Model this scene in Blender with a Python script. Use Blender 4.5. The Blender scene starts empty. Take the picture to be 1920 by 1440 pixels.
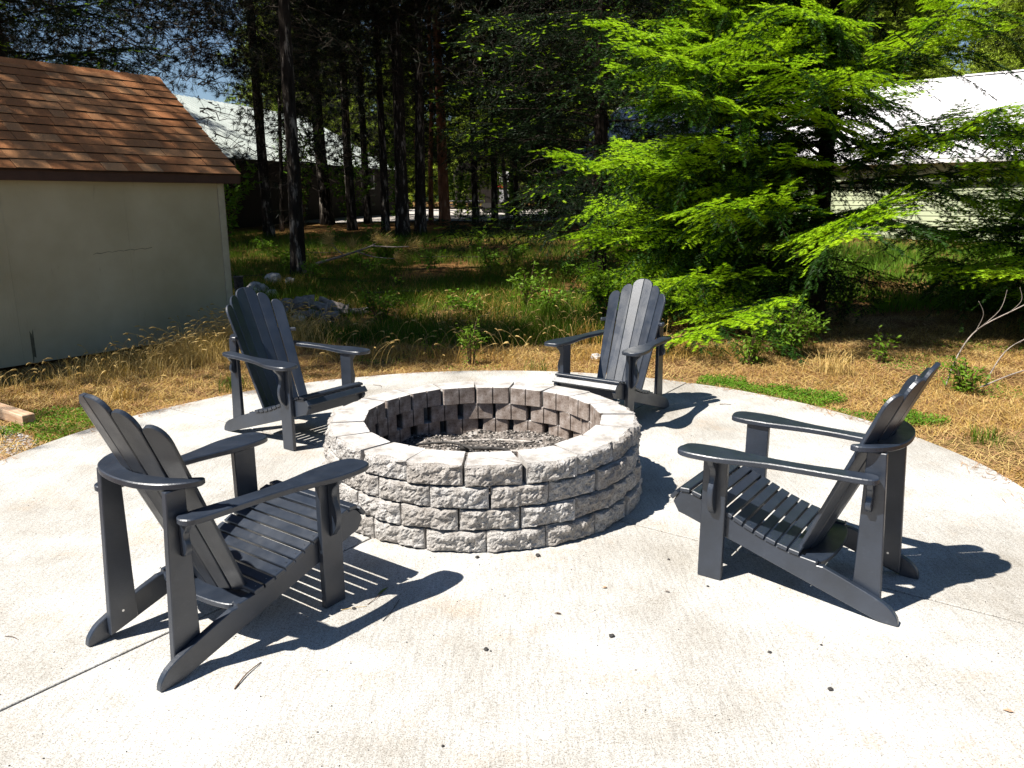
import bpy, bmesh, math, random
import numpy as np
from mathutils import Vector, Matrix, noise
random.seed(7); RNG = np.random.default_rng(7)
PI = math.pi; R = math.radians
sc = bpy.context.scene
col = sc.collection

# ------------------------------------------------------------------ camera, world, sun, exposure
cam = bpy.data.cameras.new('camera'); co = bpy.data.objects.new('camera', cam); col.objects.link(co); sc.camera = co
cam.sensor_width = 36; cam.lens = 1469.87 / 1920 * 36; cam.clip_start = .05; cam.clip_end = 2000
fw = Vector((0, .97306782, -.230519)); rt = Vector((.9999976, -.0005001, -.002111)); up = rt.cross(fw)
m = Matrix((rt, up, -fw)).transposed().to_4x4(); m.translation = Vector((0, 0, 1.638)); co.matrix_world = m
SUN_AZ, SUN_EL = 63.0, 55.5         # direction the shadows fall (from +y towards +x), elevation
world = bpy.data.worlds.new('World'); sc.world = world; world.use_nodes = True
wn = world.node_tree.nodes; wl = world.node_tree.links
sky = wn.new('ShaderNodeTexSky'); sky.sky_type = 'NISHITA'; sky.sun_disc = False
sky.sun_elevation = R(SUN_EL); sky.sun_rotation = R(SUN_AZ + 180); sky.air_density = .9; sky.dust_density = 0; sky.ozone_density = 2.5
bg = wn['Background']; wl.new(sky.outputs[0], bg.inputs[0]); bg.inputs[1].default_value = .05
sl = bpy.data.lights.new('sun', 'SUN'); so = bpy.data.objects.new('sun', sl); col.objects.link(so)
sl.energy = 5.0; sl.angle = R(.53); sl.color = (1, .95, .87)
sd = Vector((math.sin(R(SUN_AZ)) * math.cos(R(SUN_EL)), math.cos(R(SUN_AZ)) * math.cos(R(SUN_EL)), -math.sin(R(SUN_EL))))
so.rotation_euler = sd.to_track_quat('-Z', 'Y').to_euler(); so.location = (-20, -10, 30)
vs = sc.view_settings; vs.view_transform = 'Standard'; vs.look = 'None'; vs.gamma = 1; vs.use_curve_mapping = False
vs.exposure = 1.0
sc.cycles.max_bounces = 5; sc.cycles.diffuse_bounces = 1; sc.cycles.transparent_max_bounces = 8

# ------------------------------------------------------------------ helpers
def tag(o, label=None, cat=None, group=None, kind=None):
    if label: o['label'] = label
    if cat: o['category'] = cat
    if group: o['group'] = group
    if kind: o['kind'] = kind
    return o
def empty(name, loc=(0, 0, 0), rz=0, **k):
    o = bpy.data.objects.new(name, None); o.location = loc; o.rotation_euler = (0, 0, rz); o.empty_display_size = .1
    col.objects.link(o); return tag(o, **k)
def obj(name, me, parent=None, loc=None, rot=None, **k):
    o = bpy.data.objects.new(name, me); col.objects.link(o)
    if parent: o.parent = parent
    if loc is not None: o.location = loc
    if rot is not None: o.rotation_euler = rot
    return tag(o, **k)
def mesh(name, vs_, fs, mats, smooth=False, mi=None):
    me = bpy.data.meshes.new(name); me.from_pydata([tuple(v) for v in vs_], [], fs)
    for mm in (mats if isinstance(mats, (list, tuple)) else [mats]): me.materials.append(mm)
    if mi is not None: me.polygons.foreach_set('material_index', mi)
    if smooth: me.polygons.foreach_set('use_smooth', [True] * len(me.polygons))
    me.update(); return me
def npmesh(name, V, F, mats, mi=None, smooth=False):
    """V (n,3), F (m,k) all faces the same size k"""
    me = bpy.data.meshes.new(name); n, (mF, k) = len(V), F.shape
    me.vertices.add(n); me.vertices.foreach_set('co', np.ascontiguousarray(V, dtype=np.float32).ravel())
    me.loops.add(mF * k); me.loops.foreach_set('vertex_index', np.ascontiguousarray(F, dtype=np.int32).ravel())
    me.polygons.add(mF); me.polygons.foreach_set('loop_start', np.arange(0, mF * k, k, dtype=np.int32))
    me.polygons.foreach_set('loop_total', np.full(mF, k, dtype=np.int32))
    for mm in (mats if isinstance(mats, (list, tuple)) else [mats]): me.materials.append(mm)
    if mi is not None: me.polygons.foreach_set('material_index', np.ascontiguousarray(mi, dtype=np.int32))
    if smooth: me.polygons.foreach_set('use_smooth', np.ones(mF, dtype=bool))
    me.update(calc_edges=True); return me
def area(pts): return sum(pts[i][0] * pts[(i + 1) % len(pts)][1] - pts[(i + 1) % len(pts)][0] * pts[i][1] for i in range(len(pts))) / 2
def inset(pts, d):
    out = []; n = len(pts)
    for i in range(n):
        a, b, c_ = Vector(pts[i - 1]), Vector(pts[i]), Vector(pts[(i + 1) % n])
        e1 = (b - a); e2 = (c_ - b)
        if e1.length < 1e-7 or e2.length < 1e-7: out.append(tuple(b)); continue
        e1.normalize(); e2.normalize(); n1 = Vector((-e1.y, e1.x)); n2 = Vector((-e2.y, e2.x)); nn = n1 + n2
        if nn.length < 1e-6: nn = n1
        nn.normalize(); out.append(tuple(b + nn * min(d / max(.5, nn.dot(n1)), 2 * d)))
    return out
def plate(pts, t, fr, bev=.003):
    """prism of a 2D outline, thickness t along w; fr(u, v, w) -> xyz"""
    if area(pts) < 0: pts = pts[::-1]
    pi_ = inset(pts, bev); n = len(pts); V = []
    for P, w in ((pi_, 0), (pts, bev), (pts, t - bev), (pi_, t)): V += [fr(u, v, w) for u, v in P]
    F = [list(range(n))[::-1], list(range(3 * n, 4 * n))]
    for r in range(3):
        for i in range(n): j = (i + 1) % n; F.append([r * n + i, r * n + j, (r + 1) * n + j, (r + 1) * n + i])
    return V, F
def fixn(me):
    bm = bmesh.new(); bm.from_mesh(me); bmesh.ops.recalc_face_normals(bm, faces=bm.faces); bm.to_mesh(me); bm.free(); return me
def box(x0, x1, y0, y1, z0, z1, bev=0):
    return plate([(x0, y0), (x1, y0), (x1, y1), (x0, y1)], z1 - z0, lambda u, v, w: (u, v, z0 + w), bev or .001)
def join(parts):
    V = []; F = []
    for v, f in parts:
        o = len(V); V += list(v); F += [[i + o for i in q] for q in f]
    return V, F
def tube(path, radii, n=8, cap=True):
    V = []; F = []; path = [Vector(p) for p in path]
    prev = None
    for i, p in enumerate(path):
        t = (path[min(i + 1, len(path) - 1)] - path[max(i - 1, 0)]).normalized()
        a = t.orthogonal().normalized() if prev is None else (prev - t * prev.dot(t)).normalized()
        prev = a; b = t.cross(a)
        for k in range(n):
            q = 2 * PI * k / n; V.append(p + (a * math.cos(q) + b * math.sin(q)) * radii[i])
    for i in range(len(path) - 1):
        for k in range(n): F.append([i * n + k, i * n + (k + 1) % n, (i + 1) * n + (k + 1) % n, (i + 1) * n + k])
    if cap: F += [list(range(n))[::-1], list(range((len(path) - 1) * n, len(path) * n))]
    return V, F
def rc(pts, cuts, seg=6):
    """round the corners of an outline: cuts = radius per vertex"""
    out = []; n = len(pts)
    for i in range(n):
        p = Vector(pts[i]); r = cuts[i] if isinstance(cuts, (list, tuple)) else cuts
        if r <= 0: out.append(tuple(p)); continue
        a = Vector(pts[i - 1]) - p; b = Vector(pts[(i + 1) % n]) - p
        r = min(r, a.length * .499, b.length * .499); A = p + a.normalized() * r; B = p + b.normalized() * r
        for k in range(seg + 1):
            t = k / seg; out.append(tuple(A * (1 - t) ** 2 + p * 2 * t * (1 - t) + B * t * t))
    return out
def smoothpath(P, n=6, closed=False):
    out = []; P = [Vector(p) for p in P]; N = len(P)
    for i in range(N if closed else N - 1):
        p0 = P[(i - 1) % N] if closed or i > 0 else P[0]; p1 = P[i]; p2 = P[(i + 1) % N]; p3 = P[(i + 2) % N] if closed or i + 2 < N else P[-1]
        for k in range(n):
            t = k / n; out.append(.5 * ((2 * p1) + (-p0 + p2) * t + (2 * p0 - 5 * p1 + 4 * p2 - p3) * t * t + (-p0 + 3 * p1 - 3 * p2 + p3) * t ** 3))
    if not closed: out.append(P[-1])
    return [tuple(p) for p in out]

# ------------------------------------------------------------------ materials
class NM:
    def __init__(s, name, rough=.7, spec=.3):
        s.m = bpy.data.materials.new(name); s.m.use_nodes = True; s.n = s.m.node_tree.nodes; s.l = s.m.node_tree.links
        s.b = s.n['Principled BSDF']; s.b.inputs['Roughness'].default_value = rough; s.b.inputs['Specular IOR Level'].default_value = spec
        s.tc = s.n.new('ShaderNodeTexCoord')
    def coord(s, kind='Object', scale=(1, 1, 1)):
        mp = s.n.new('ShaderNodeMapping'); mp.inputs['Scale'].default_value = scale
        if kind == 'World':
            g = s.n.new('ShaderNodeNewGeometry'); s.l.new(g.outputs['Position'], mp.inputs[0])
        else: s.l.new(s.tc.outputs[kind], mp.inputs[0])
        return mp.outputs[0]
    def noise(s, scale, detail=4, rough=.6, kind='Object', st=(1, 1, 1)):
        t = s.n.new('ShaderNodeTexNoise'); t.inputs['Scale'].default_value = scale; t.inputs['Detail'].default_value = detail; t.inputs['Roughness'].default_value = rough
        s.l.new(s.coord(kind, st), t.inputs['Vector']); return t.outputs[0]
    def vor(s, scale, kind='Object', st=(1, 1, 1), out='Distance'):
        t = s.n.new('ShaderNodeTexVoronoi'); t.inputs['Scale'].default_value = scale; s.l.new(s.coord(kind, st), t.inputs['Vector']); return t.outputs[out]
    def ramp(s, fac, stops):
        r = s.n.new('ShaderNodeValToRGB'); e = r.color_ramp.elements
        while len(e) < len(stops): e.new(.5)
        for i, (p, c_) in enumerate(stops): e[i].position = p; e[i].color = (*c_, 1) if len(c_) == 3 else c_
        s.l.new(fac, r.inputs[0]); return r.outputs[0]
    def mix(s, fac, a, b, mode='MIX'):
        x = s.n.new('ShaderNodeMix'); x.data_type = 'RGBA'; x.blend_type = mode
        for sock, v in ((x.inputs[0], fac), (x.inputs[6], a), (x.inputs[7], b)):
            if isinstance(v, (int, float)): sock.default_value = v
            elif isinstance(v, tuple): sock.default_value = (*v, 1)
            else: s.l.new(v, sock)
        return x.outputs[2]
    def objrand(s):
        o = s.n.new('ShaderNodeObjectInfo'); return o.outputs['Random']
    def color(s, c_):
        if isinstance(c_, tuple): s.b.inputs['Base Color'].default_value = (*c_, 1)
        else: s.l.new(c_, s.b.inputs['Base Color'])
        return s
    def bump(s, h, dist=.01, strength=1, prev=None):
        b = s.n.new('ShaderNodeBump'); b.inputs['Distance'].default_value = dist; b.inputs['Strength'].default_value = strength
        s.l.new(h, b.inputs['Height'])
        if prev: s.l.new(prev, b.inputs['Normal'])
        s.l.new(b.outputs[0], s.b.inputs['Normal']); return b.outputs[0]
def mat_simple(name, c_, rough=.7, spec=.3, var=.25, scale=8, bump=0, kind='Object'):
    q = NM(name, rough, spec); n = q.noise(scale, kind=kind)
    lo = tuple(x * (1 - var) for x in c_); hi = tuple(min(1, x * (1 + var)) for x in c_)
    q.color(q.ramp(n, [(.3, lo), (.7, hi)]))
    if bump: q.bump(n, bump)
    return q.m
def mat_leaf(name, lo, hi, trans=.35, kind='World', scale=3, rough=.5, pos=(.35, .65)):
    q = NM(name, rough, .12); n = q.noise(scale, 3, kind=kind); n2 = q.noise(scale * 12, 2, kind=kind)
    f = q.mix(.45, n, n2); cc = q.ramp(f, [(pos[0], lo), (pos[1], hi)]); q.color(cc)
    t = q.n.new('ShaderNodeBsdfTranslucent'); q.l.new(q.mix(1.0, cc, (1.0, 1.0, .45), 'MULTIPLY'), t.inputs[0]); ms = q.n.new('ShaderNodeMixShader'); ms.inputs[0].default_value = trans
    q.l.new(q.b.outputs[0], ms.inputs[1]); q.l.new(t.outputs[0], ms.inputs[2]); q.l.new(ms.outputs[0], q.n['Material Output'].inputs[0])
    return q.m
M = {}
# concrete of the patio: broom lines, speckle and warm stains
q = NM('patio_concrete', .85, .2)
base = q.ramp(q.noise(1.1, 5, .65, 'World'), [(.30, (.38, .355, .315)), (.5, (.53, .52, .495)), (.68, (.69, .692, .685))])
warm = q.mix(q.ramp(q.noise(2.3, 5, .7, 'World'), [(.54, (0, 0, 0)), (.72, (.5, .5, .5))]), base, (.55, .42, .30))
speck = q.mix(1, q.ramp(q.noise(200, 3, .85, 'World'), [(.37, (.28, .26, .23)), (.50, (1, 1, 1))]), q.ramp(q.noise(75, 4, .8, 'World'), [(.36, (.68, .65, .61)), (.52, (1, 1, 1))]), 'MULTIPLY')
broom = q.ramp(q.noise(60, 3, .6, 'World', (1.2, .12, 1)), [(.35, (.8, .8, .8)), (.55, (1, 1, 1))])
pit_ = q.ramp(q.vor(55, 'World'), [(.06, (.35, .33, .3)), (.16, (1, 1, 1))])
c1 = q.mix(1, warm, speck, 'MULTIPLY'); c2 = q.mix(.8, c1, broom, 'MULTIPLY'); q.color(q.mix(.5, c2, pit_, 'MULTIPLY'))
b1 = q.bump(q.noise(60, 3, .6, 'World', (1.2, .12, 1)), .003, .5); q.bump(q.noise(170, 3, .8, 'World'), .002, .6, b1); M['concrete'] = q.m
M['joint'] = mat_simple('dark_joint', (.05, .045, .04), .95)
# block
q = NM('split_face_block', .93, .15); rnd = q.objrand()
b0 = q.ramp(q.noise(14, 5, .7), [(.3, (.34, .31, .28)), (.5, (.56, .535, .51)), (.72, (.74, .725, .71))])
b0 = q.mix(.5, b0, q.ramp(rnd, [(0, (.62, .56, .50)), (.5, (.85, .83, .80)), (1, (1, 1, 1))]), 'MULTIPLY')
b0 = q.mix(.8, b0, q.ramp(q.noise(130, 4, .85), [(.40, (.13, .11, .10)), (.47, (1, 1, 1))]), 'MULTIPLY'); q.color(b0)
bb = q.bump(q.noise(45, 6, .8), .012, .9); q.bump(q.noise(150, 4, .85), .006, 1, bb); M['block'] = q.m
q = NM('smooth_block_side', .9, .15)
b0 = q.ramp(q.noise(9, 5, .7), [(.3, (.30, .275, .25)), (.5, (.46, .44, .42)), (.7, (.62, .60, .585))]); q.color(q.mix(.6, b0, q.ramp(q.noise(150, 3, .8), [(.34, (.5, .48, .45)), (.5, (1, 1, 1))]), 'MULTIPLY')); q.bump(q.noise(130, 3, .8), .002, .6); M['block_smooth'] = q.m
q = NM('sooty_block_back', .95, .1)
b0 = q.ramp(q.noise(16, 5, .7), [(.3, (.13, .095, .075)), (.5, (.27, .22, .19)), (.7, (.42, .37, .34))]); q.color(q.mix(.7, b0, q.ramp(q.noise(150, 3, .8), [(.36, (.4, .38, .35)), (.52, (1, 1, 1))]), 'MULTIPLY')); q.bump(q.noise(130, 3, .8), .003, .8); M['block_soot'] = q.m
# chairs
q = NM('charcoal_lumber', .5, .9)
cc = q.ramp(q.noise(6, 4, .6), [(.3, (.010, .0150, .025)), (.7, (.020, .0285, .046))])
scuff = q.ramp(q.noise(38, 6, .8), [(.59, (0, 0, 0)), (.74, (.5, .5, .5))]); q.color(q.mix(scuff, cc, (.06, .072, .092)))
q.bump(q.noise(260, 3, .6, 'Object', (.25, 1, 1)), .0009, .6); q.l.new(q.ramp(q.noise(9, 4, .7), [(.3, (.30,) * 3), (.7, (.48,) * 3)]), q.b.inputs['Roughness']); M['chair'] = q.m
M['screw'] = mat_simple('steel_screw', (.55, .55, .55), .3, .6); M['screw'].node_tree.nodes['Principled BSDF'].inputs['Metallic'].default_value = 1
# shed
q = NM('painted_siding', .8, .2)
n0 = q.ramp(q.noise(1.2, 4, .6, 'World'), [(.3, (.31, .282, .185)), (.7, (.40, .368, .26))]); st = q.ramp(q.noise(7, 5, .7, 'World', (1, 1, .25)), [(.66, (0, 0, 0)), (.76, (.5, .5, .5))])
q.color(q.mix(st, n0, (.12, .11, .08))); q.bump(q.noise(90, 4, .7, 'World', (1, 1, .15)), .003, .5); M['siding'] = q.m
M['stain'] = mat_simple('wall_stain', (.10, .095, .065), .9, .1, .4, 20)
M['trim_cream'] = mat_simple('cream_trim', (.36, .335, .25), .7, .3, .12)
M['fascia'] = mat_simple('dark_fascia', (.05, .025, .018), .7)
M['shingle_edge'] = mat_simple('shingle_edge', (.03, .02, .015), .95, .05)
q = NM('asphalt_shingle', .95, .1)
tone = q.ramp(q.objrand(), [(0, (.38, .16, .07)), (.5, (.43, .19, .085)), (.85, (.49, .235, .11)), (1, (.56, .30, .15))])
grit = q.ramp(q.noise(190, 3, .8, 'World'), [(.34, (.5, .46, .42)), (.6, (1.15, 1.15, 1.1))]); q.color(q.mix(1, tone, grit, 'MULTIPLY')); q.bump(q.noise(190, 3, .8, 'World'), .003, .8); M['shingle'] = q.m
# bark
def bark(name, lo, mid, hi, sc_=9):
    q = NM(name, .95, .1); n = q.noise(sc_, 5, .7, 'Object', (1, 1, .22)); v = q.vor(sc_ * 1.6, 'Object', (1, 1, .2))
    q.color(q.mix(.75, q.ramp(n, [(.3, lo), (.54, mid), (.70, hi)]), q.ramp(v, [(.05, (.35, .32, .3)), (.4, (1, 1, 1))]), 'MULTIPLY'))
    b = q.bump(v, .04, .9); q.bump(n, .03, .8, b); return q.m
M['bark'] = bark('pine_bark', (.008, .0065, .0055), (.026, .021, .017), (.36, .32, .27))  # pale stop paints bark flakes and sunlit strips on dark trunks
M['bark_red'] = bark('red_pine_bark', (.08, .035, .02), (.22, .10, .055), (.36, .24, .17))
M['bark_fir'] = bark('fir_bark', (.010, .008, .006), (.03, .022, .017), (.08, .065, .05), 14)
M['deadwood'] = mat_simple('grey_deadwood', (.27, .23, .20), .9, .15, .45, 14, .004)
M['dead_twig'] = mat_simple('dead_twig', (.055, .046, .036), .9, .1, .5, 5, 0)
M['twig'] = mat_simple('brown_twig', (.13, .08, .05), .9, .1, .3, 20)
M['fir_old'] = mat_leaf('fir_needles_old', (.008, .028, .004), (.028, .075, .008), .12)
M['fir_dark'] = mat_leaf('fir_needles_shade', (.003, .009, .003), (.012, .030, .006), .08)  # darker copy of the needles, shade put into the colour
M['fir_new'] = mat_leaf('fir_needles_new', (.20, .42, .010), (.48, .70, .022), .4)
M['pine_needle'] = mat_leaf('pine_needles', (.003, .007, .003), (.13, .17, .03), .1, 'World', 2.2, .5, (.56, .66))  # noise paints lit yellow-green specks over near-black needles
M['far_leaf'] = mat_leaf('far_foliage', (.004, .010, .003), (.36, .48, .05), .3, 'World', .9, .5, (.44, .54))  # sunlit highlights and dark gaps of the far crowns painted by noise
M['broadleaf'] = mat_leaf('bush_leaves', (.07, .16, .012), (.20, .33, .03), .4, 'World', 6)
M['grass_green'] = mat_leaf('green_grass_blade', (.025, .065, .006), (.13, .21, .014), .3, 'World', 1.6)
M['grass_dry'] = mat_leaf('dry_grass_blade', (.30, .155, .035), (.66, .44, .13), .25, 'World', 2.2)
M['grass_bleach'] = mat_leaf('bleached_grass', (.42, .27, .08), (.74, .56, .24), .3, 'World', 3)
M['clover'] = mat_leaf('clover_leaf', (.06, .16, .012), (.19, .33, .03), .35, 'World', 5)
M['needle_litter'] = mat_simple('fallen_needles', (.33, .19, .09), .9, .1, .55, 9, 0, 'World')
# forest floor
q = NM('forest_floor', .98, .05)
g0 = q.ramp(q.noise(.9, 6, .7, 'World'), [(.3, (.10, .048, .02)), (.48, (.27, .15, .06)), (.60, (.20, .15, .05)), (.72, (.05, .07, .015))])
g1 = q.ramp(q.noise(45, 5, .8, 'World'), [(.3, (.3, .26, .22)), (.62, (1.15, 1.1, 1.05))]); q.color(q.mix(1, g0, g1, 'MULTIPLY'))
b = q.bump(q.noise(20, 5, .8, 'World'), .06, 1); M['ground'] = q.m
q = NM('pale_gravel_road', .95, .05); q.color(q.ramp(q.noise(1.5, 6, .8, 'World'), [(.35, (.34, .30, .26)), (.65, (.58, .54, .50))])); q.bump(q.noise(30, 4, .8, 'World'), .03, .8); M['road'] = q.m
M['stone'] = mat_simple('grey_stone', (.36, .34, .33), .9, .2, .5, 25, .01)
M['dark_stone'] = mat_simple('dark_stone', (.05, .047, .045), .85, .2, .4, 60, .003)
M['pale_rock'] = mat_simple('pale_rock', (.46, .43, .40), .9, .2, .4, 9, .03)
q = NM('metal_roof_green', .45, .4); q.color(q.ramp(q.noise(.6, 4, .6, 'World'), [(.3, (.42, .47, .44)), (.7, (.56, .60, .57))])); M['roof_green'] = q.m
q = NM('metal_roof_white', .5, .4); q.color(q.ramp(q.noise(.6, 4, .6, 'World'), [(.3, (.68, .66, .68)), (.7, (.8, .79, .8))])); M['roof_white'] = q.m
M['sage'] = mat_simple('sage_siding', (.42, .47, .30), .7, .25, .12, 3)
M['brown_wall'] = mat_simple('dark_brown_wall', (.018, .013, .011), .8)
M['white_paint'] = mat_simple('white_paint', (.75, .74, .72), .6, .3, .06)
M['galv'] = mat_simple('galvanised_pipe', (.42, .42, .44), .35, .5, .2)
M['glass'] = mat_simple('dark_pane', (.02, .022, .026), .1, .6, .1)
M['red_paint'] = mat_simple('red_paint', (.45, .03, .03), .5, .4, .1)
M['ply'] = mat_simple('orange_plywood', (.42, .19, .06), .8, .2, .25, 6)
q = NM('timber', .85, .2); q.color(q.ramp(q.noise(5, 5, .7, 'Object', (.4, 5, 5)), [(.3, (.34, .16, .08)), (.65, (.62, .46, .32))])); q.bump(q.noise(30, 4, .7, 'Object', (.15, 2, 2)), .004, .7); M['timber'] = q.m
q = NM('ash', .97, .05)
a0 = q.ramp(q.noise(13, 6, .75), [(.36, (.04, .037, .034)), (.47, (.20, .18, .165)), (.56, (.40, .35, .31)), (.64, (.72, .69, .66))]); q.color(q.mix(.5, a0, q.ramp(q.noise(90, 4, .8), [(.35, (.15, .15, .15)), (.55, (1, 1, 1))]), 'MULTIPLY')); q.bump(q.noise(40, 5, .8), .03, 1); M['ash'] = q.m
M['char'] = mat_simple('charcoal', (.045, .042, .04), .8, .3, .7, 30, .01)
M['ashlump'] = mat_simple('ash_lump', (.36, .33, .30), .95, .1, .5, 30, .01)

# ------------------------------------------------------------------ terrain and road
PC = (-.18, 4.40)
PR = [(-1.6, 3.10), (25, 3.12), (0, 3.12)]
def zt(x, y):
    t = min(max((y - 9) / 30, 0), 1); z = .8 * t * t * (3 - 2 * t)
    return z
def zground(x, y):
    d = math.hypot(x - PC[0], y - PC[1]); z = zt(x, y)
    if d < 3.4: return z - .05
    k = min(1, (d - 3.4) / 2)
    return z - .05 + .03 * k + .05 * k * noise.noise(Vector((x * .7, y * .7, 0))) + .03 * k * noise.noise(Vector((x * 2.1, y * 2.1, 3)))
def grid(name, xs, ys, zf, mat):
    V = [(x, y, zf(x, y)) for y in ys for x in xs]; nx = len(xs)
    F = np.array([[j * nx + i, j * nx + i + 1, (j + 1) * nx + i + 1, (j + 1) * nx + i] for j in range(len(ys) - 1) for i in range(nx - 1)])
    return npmesh(name, np.array(V), F, mat, smooth=True)
xs = sorted(set(list(np.linspace(-14, 14, 140)) + list(np.linspace(-60, 60, 60)) + [-600, -300, -150, -90, 90, 150, 300, 600]))
ys = sorted(set([-300, -150, -60, -20] + list(np.linspace(-8, 18, 130)) + list(np.linspace(18.5, 80, 70)) + [100, 150, 300, 700]))
obj('ground', grid('ground', xs, ys, zground, M['ground']), kind='structure')
def patch(name, outline, dz, mat, **k):
    xs_ = [p[0] for p in outline]; ys_ = [p[1] for p in outline]
    bm = bmesh.new(); bm.faces.new([bm.verts.new((x, y, 0)) for x, y in outline]); bmesh.ops.triangulate(bm, faces=bm.faces)
    bmesh.ops.subdivide_edges(bm, edges=bm.edges, cuts=12, use_grid_fill=True)
    for v in bm.verts: v.co.z = zt(v.co.x, v.co.y) + dz
    me = bpy.data.meshes.new(name); bm.to_mesh(me); bm.free(); me.materials.append(mat)
    return obj(name, me, **k)
road_out = [(x, 32.5 + 1.4 * noise.noise(Vector((x * .2, 0, 5)))) for x in np.linspace(-18, 10, 30)] + [(x, 62) for x in np.linspace(14, -26, 12)]
patch('gravel_road', road_out, .03, M['road'], kind='structure')

# ------------------------------------------------------------------ patio: four slabs with open joints
patio = empty('patio', (0, 0, 0), kind='structure')
ja = [R(55.2), R(146.6), R(234.6), R(324.0)]
def pr(a):
    return 3.12 + .03 * math.sin(a * 2 + 1.2) + .012 * noise.noise(Vector((math.cos(a) * 6, math.sin(a) * 6, 0)))
PX = (-.17, 4.33)
circ_ = [(PC[0] + (pr(a) - .02) * math.cos(a), PC[1] + (pr(a) - .02) * math.sin(a)) for a in np.linspace(0, 2 * PI, 97)[:-1]]
V, F = plate(circ_, .10, lambda u, v, w: (u, v, -.115 + w)); obj('patio_bed', fixn(mesh('patio_bed', V, F, M['joint'])), patio)
for i in range(4):
    a0, a1 = ja[i], ja[(i + 1) % 4] + (2 * PI if i == 3 else 0)
    g = .006
    mid = (a0 + a1) / 2; pts = []
    # offset along joints by half a gap
    for k in range(41):
        a = a0 + (a1 - a0) * k / 40
        x = PC[0] + pr(a) * math.cos(a); y = PC[1] + pr(a) * math.sin(a)
        if k == 0: x += -math.sin(a0) * g; y += math.cos(a0) * g
        if k == 40: x -= -math.sin(a1) * g; y -= math.cos(a1) * g
        pts.append((x, y))
    pts.append((PX[0] + math.cos(mid) * g * 1.4, PX[1] + math.sin(mid) * g * 1.4))
    V, F = plate(pts, .085, lambda u, v, w: (u, v, -.085 + w), .0025)
    obj('concrete_slab', fixn(mesh('concrete_slab', V, F, M['concrete'])), patio)

# ------------------------------------------------------------------ fire pit
NB = 19; CH = .108
def block_mesh(seed, R_o, topc=False):
    W = 2 * R_o * math.sin(PI / NB) - (.014 if topc else .010); D = .195; wi = (2 * (R_o - D) * math.sin(PI / NB) - .012) * (1 if topc else .78 + .07 * (seed % 4)); H = CH - .002
    nx, nz = 26, 11; V = []; F = []; mi = []
    rs = Vector((seed * 3.1, seed * 1.7, 0))
    for k in range(nz + 1):
        for i in range(nx + 1):
            s = i / nx * 2 - 1; t = k / nz
            edge = max(abs(s) ** 5, abs(2 * t - 1) ** 8 * .8)
            p = Vector((s * W / 2, 0, t * H))
            bul = .014 * (1 - edge) - .012 * edge + (.014 * noise.noise(p * 14 + rs) + .013 * noise.noise(p * 34 + rs) + .010 * noise.noise(p * 80 + rs)) * (1 - .5 * edge)
            z = t * H
            if k == nz: z -= .003 + .004 * abs(noise.noise(p * 30 + rs))
            xx = s * W / 2
            if i in (0, nx): xx *= 1 - .012 * abs(noise.noise(p * 25 + rs)) - .006
            if topc and k >= nz - 1: bul -= .022 * max(0, noise.noise(p * 11 + rs * 2)); z -= .016 * max(0, noise.noise(p * 9 + rs))
            V.append((xx, -bul, z))
    for k in range(nz):
        for i in range(nx):
            a = k * (nx + 1) + i; F.append([a, a + 1, a + nx + 2, a + nx + 1]); mi.append(0)
    b0 = len(V)
    # back outline (two lobes, groove in the middle)
    g = .004; back = [(W / 2 * .985, .012), (W / 2 * .96, D * .25) if not topc else (W / 2 * .95, D * .25), (wi / 2, D * (.55 if not topc else .9)), (wi / 2, D - .006), (wi / 2 - .006, D), (g, D), (g, D - .014), (-g, D - .014), (-g, D), (-wi / 2 + .006, D), (-wi / 2, D - .006), (-wi / 2, D * (.55 if not topc else .9)), (-W / 2 * .96, D * .25) if not topc else (-W / 2 * .95, D * .25), (-W / 2 * .985, .012)]
    nb = len(back)
    for z in (0, H): V += [(x, y, z) for x, y in back]
    for i in range(nb - 1): F.append([b0 + i, b0 + i + 1, b0 + nb + i + 1, b0 + nb + i]); mi.append(2 if 2 <= i <= 10 else 1)
    # join face border to the sides
    rgt = [k * (nx + 1) + nx for k in range(nz + 1)]; lft = [k * (nx + 1) for k in range(nz + 1)]
    F.append(rgt[::-1] + [b0, b0 + nb]); mi.append(1); F.append([b0 + nb - 1] + lft + [b0 + 2 * nb - 1]); mi.append(1)
    top = [nz * (nx + 1) + i for i in range(nx + 1)]; bot = list(range(nx + 1))
    F.append(top + [b0 + nb + i for i in range(nb)]); mi.append(1)
    F.append(bot[::-1] + [b0 + nb - 1 - i for i in range(nb)]); mi.append(1)
    return fixn(mesh('block', V, F, [M['block'], M['block_smooth'], M['block_soot']], mi=mi))
pit = empty('fire_pit', (PX[0], PX[1], 0), label='round fire pit of stacked split-face concrete blocks in the middle of the patio', cat='fire pit')
blockm = [[block_mesh(s + 7 * c_, .905 - .010 * c_, c_ == 3) for s in range(5)] for c_ in range(4)]
for c_ in range(4):
    Rc = (.905 - .010 * c_) * math.cos(PI / NB)
    ph = {3: -3.6, 2: 4.6, 1: -5.2, 0: 3.0}[c_]
    for i in range(NB):
        a = R(ph + (i + .5) * 360 / NB) + R(random.uniform(-.4, .4))
        rr = Rc + random.uniform(-.004, .004) * (2.6 if c_ == 3 else 1)
        x, y = rr * math.sin(a), -rr * math.cos(a)
        obj('block', random.choice(blockm[c_]), pit, (x, y, c_ * CH + .001), (R(random.uniform(-.5, .5)), R(random.uniform(-.5, .5)), a + R(random.uniform(-2.2, 2.2))))
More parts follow.
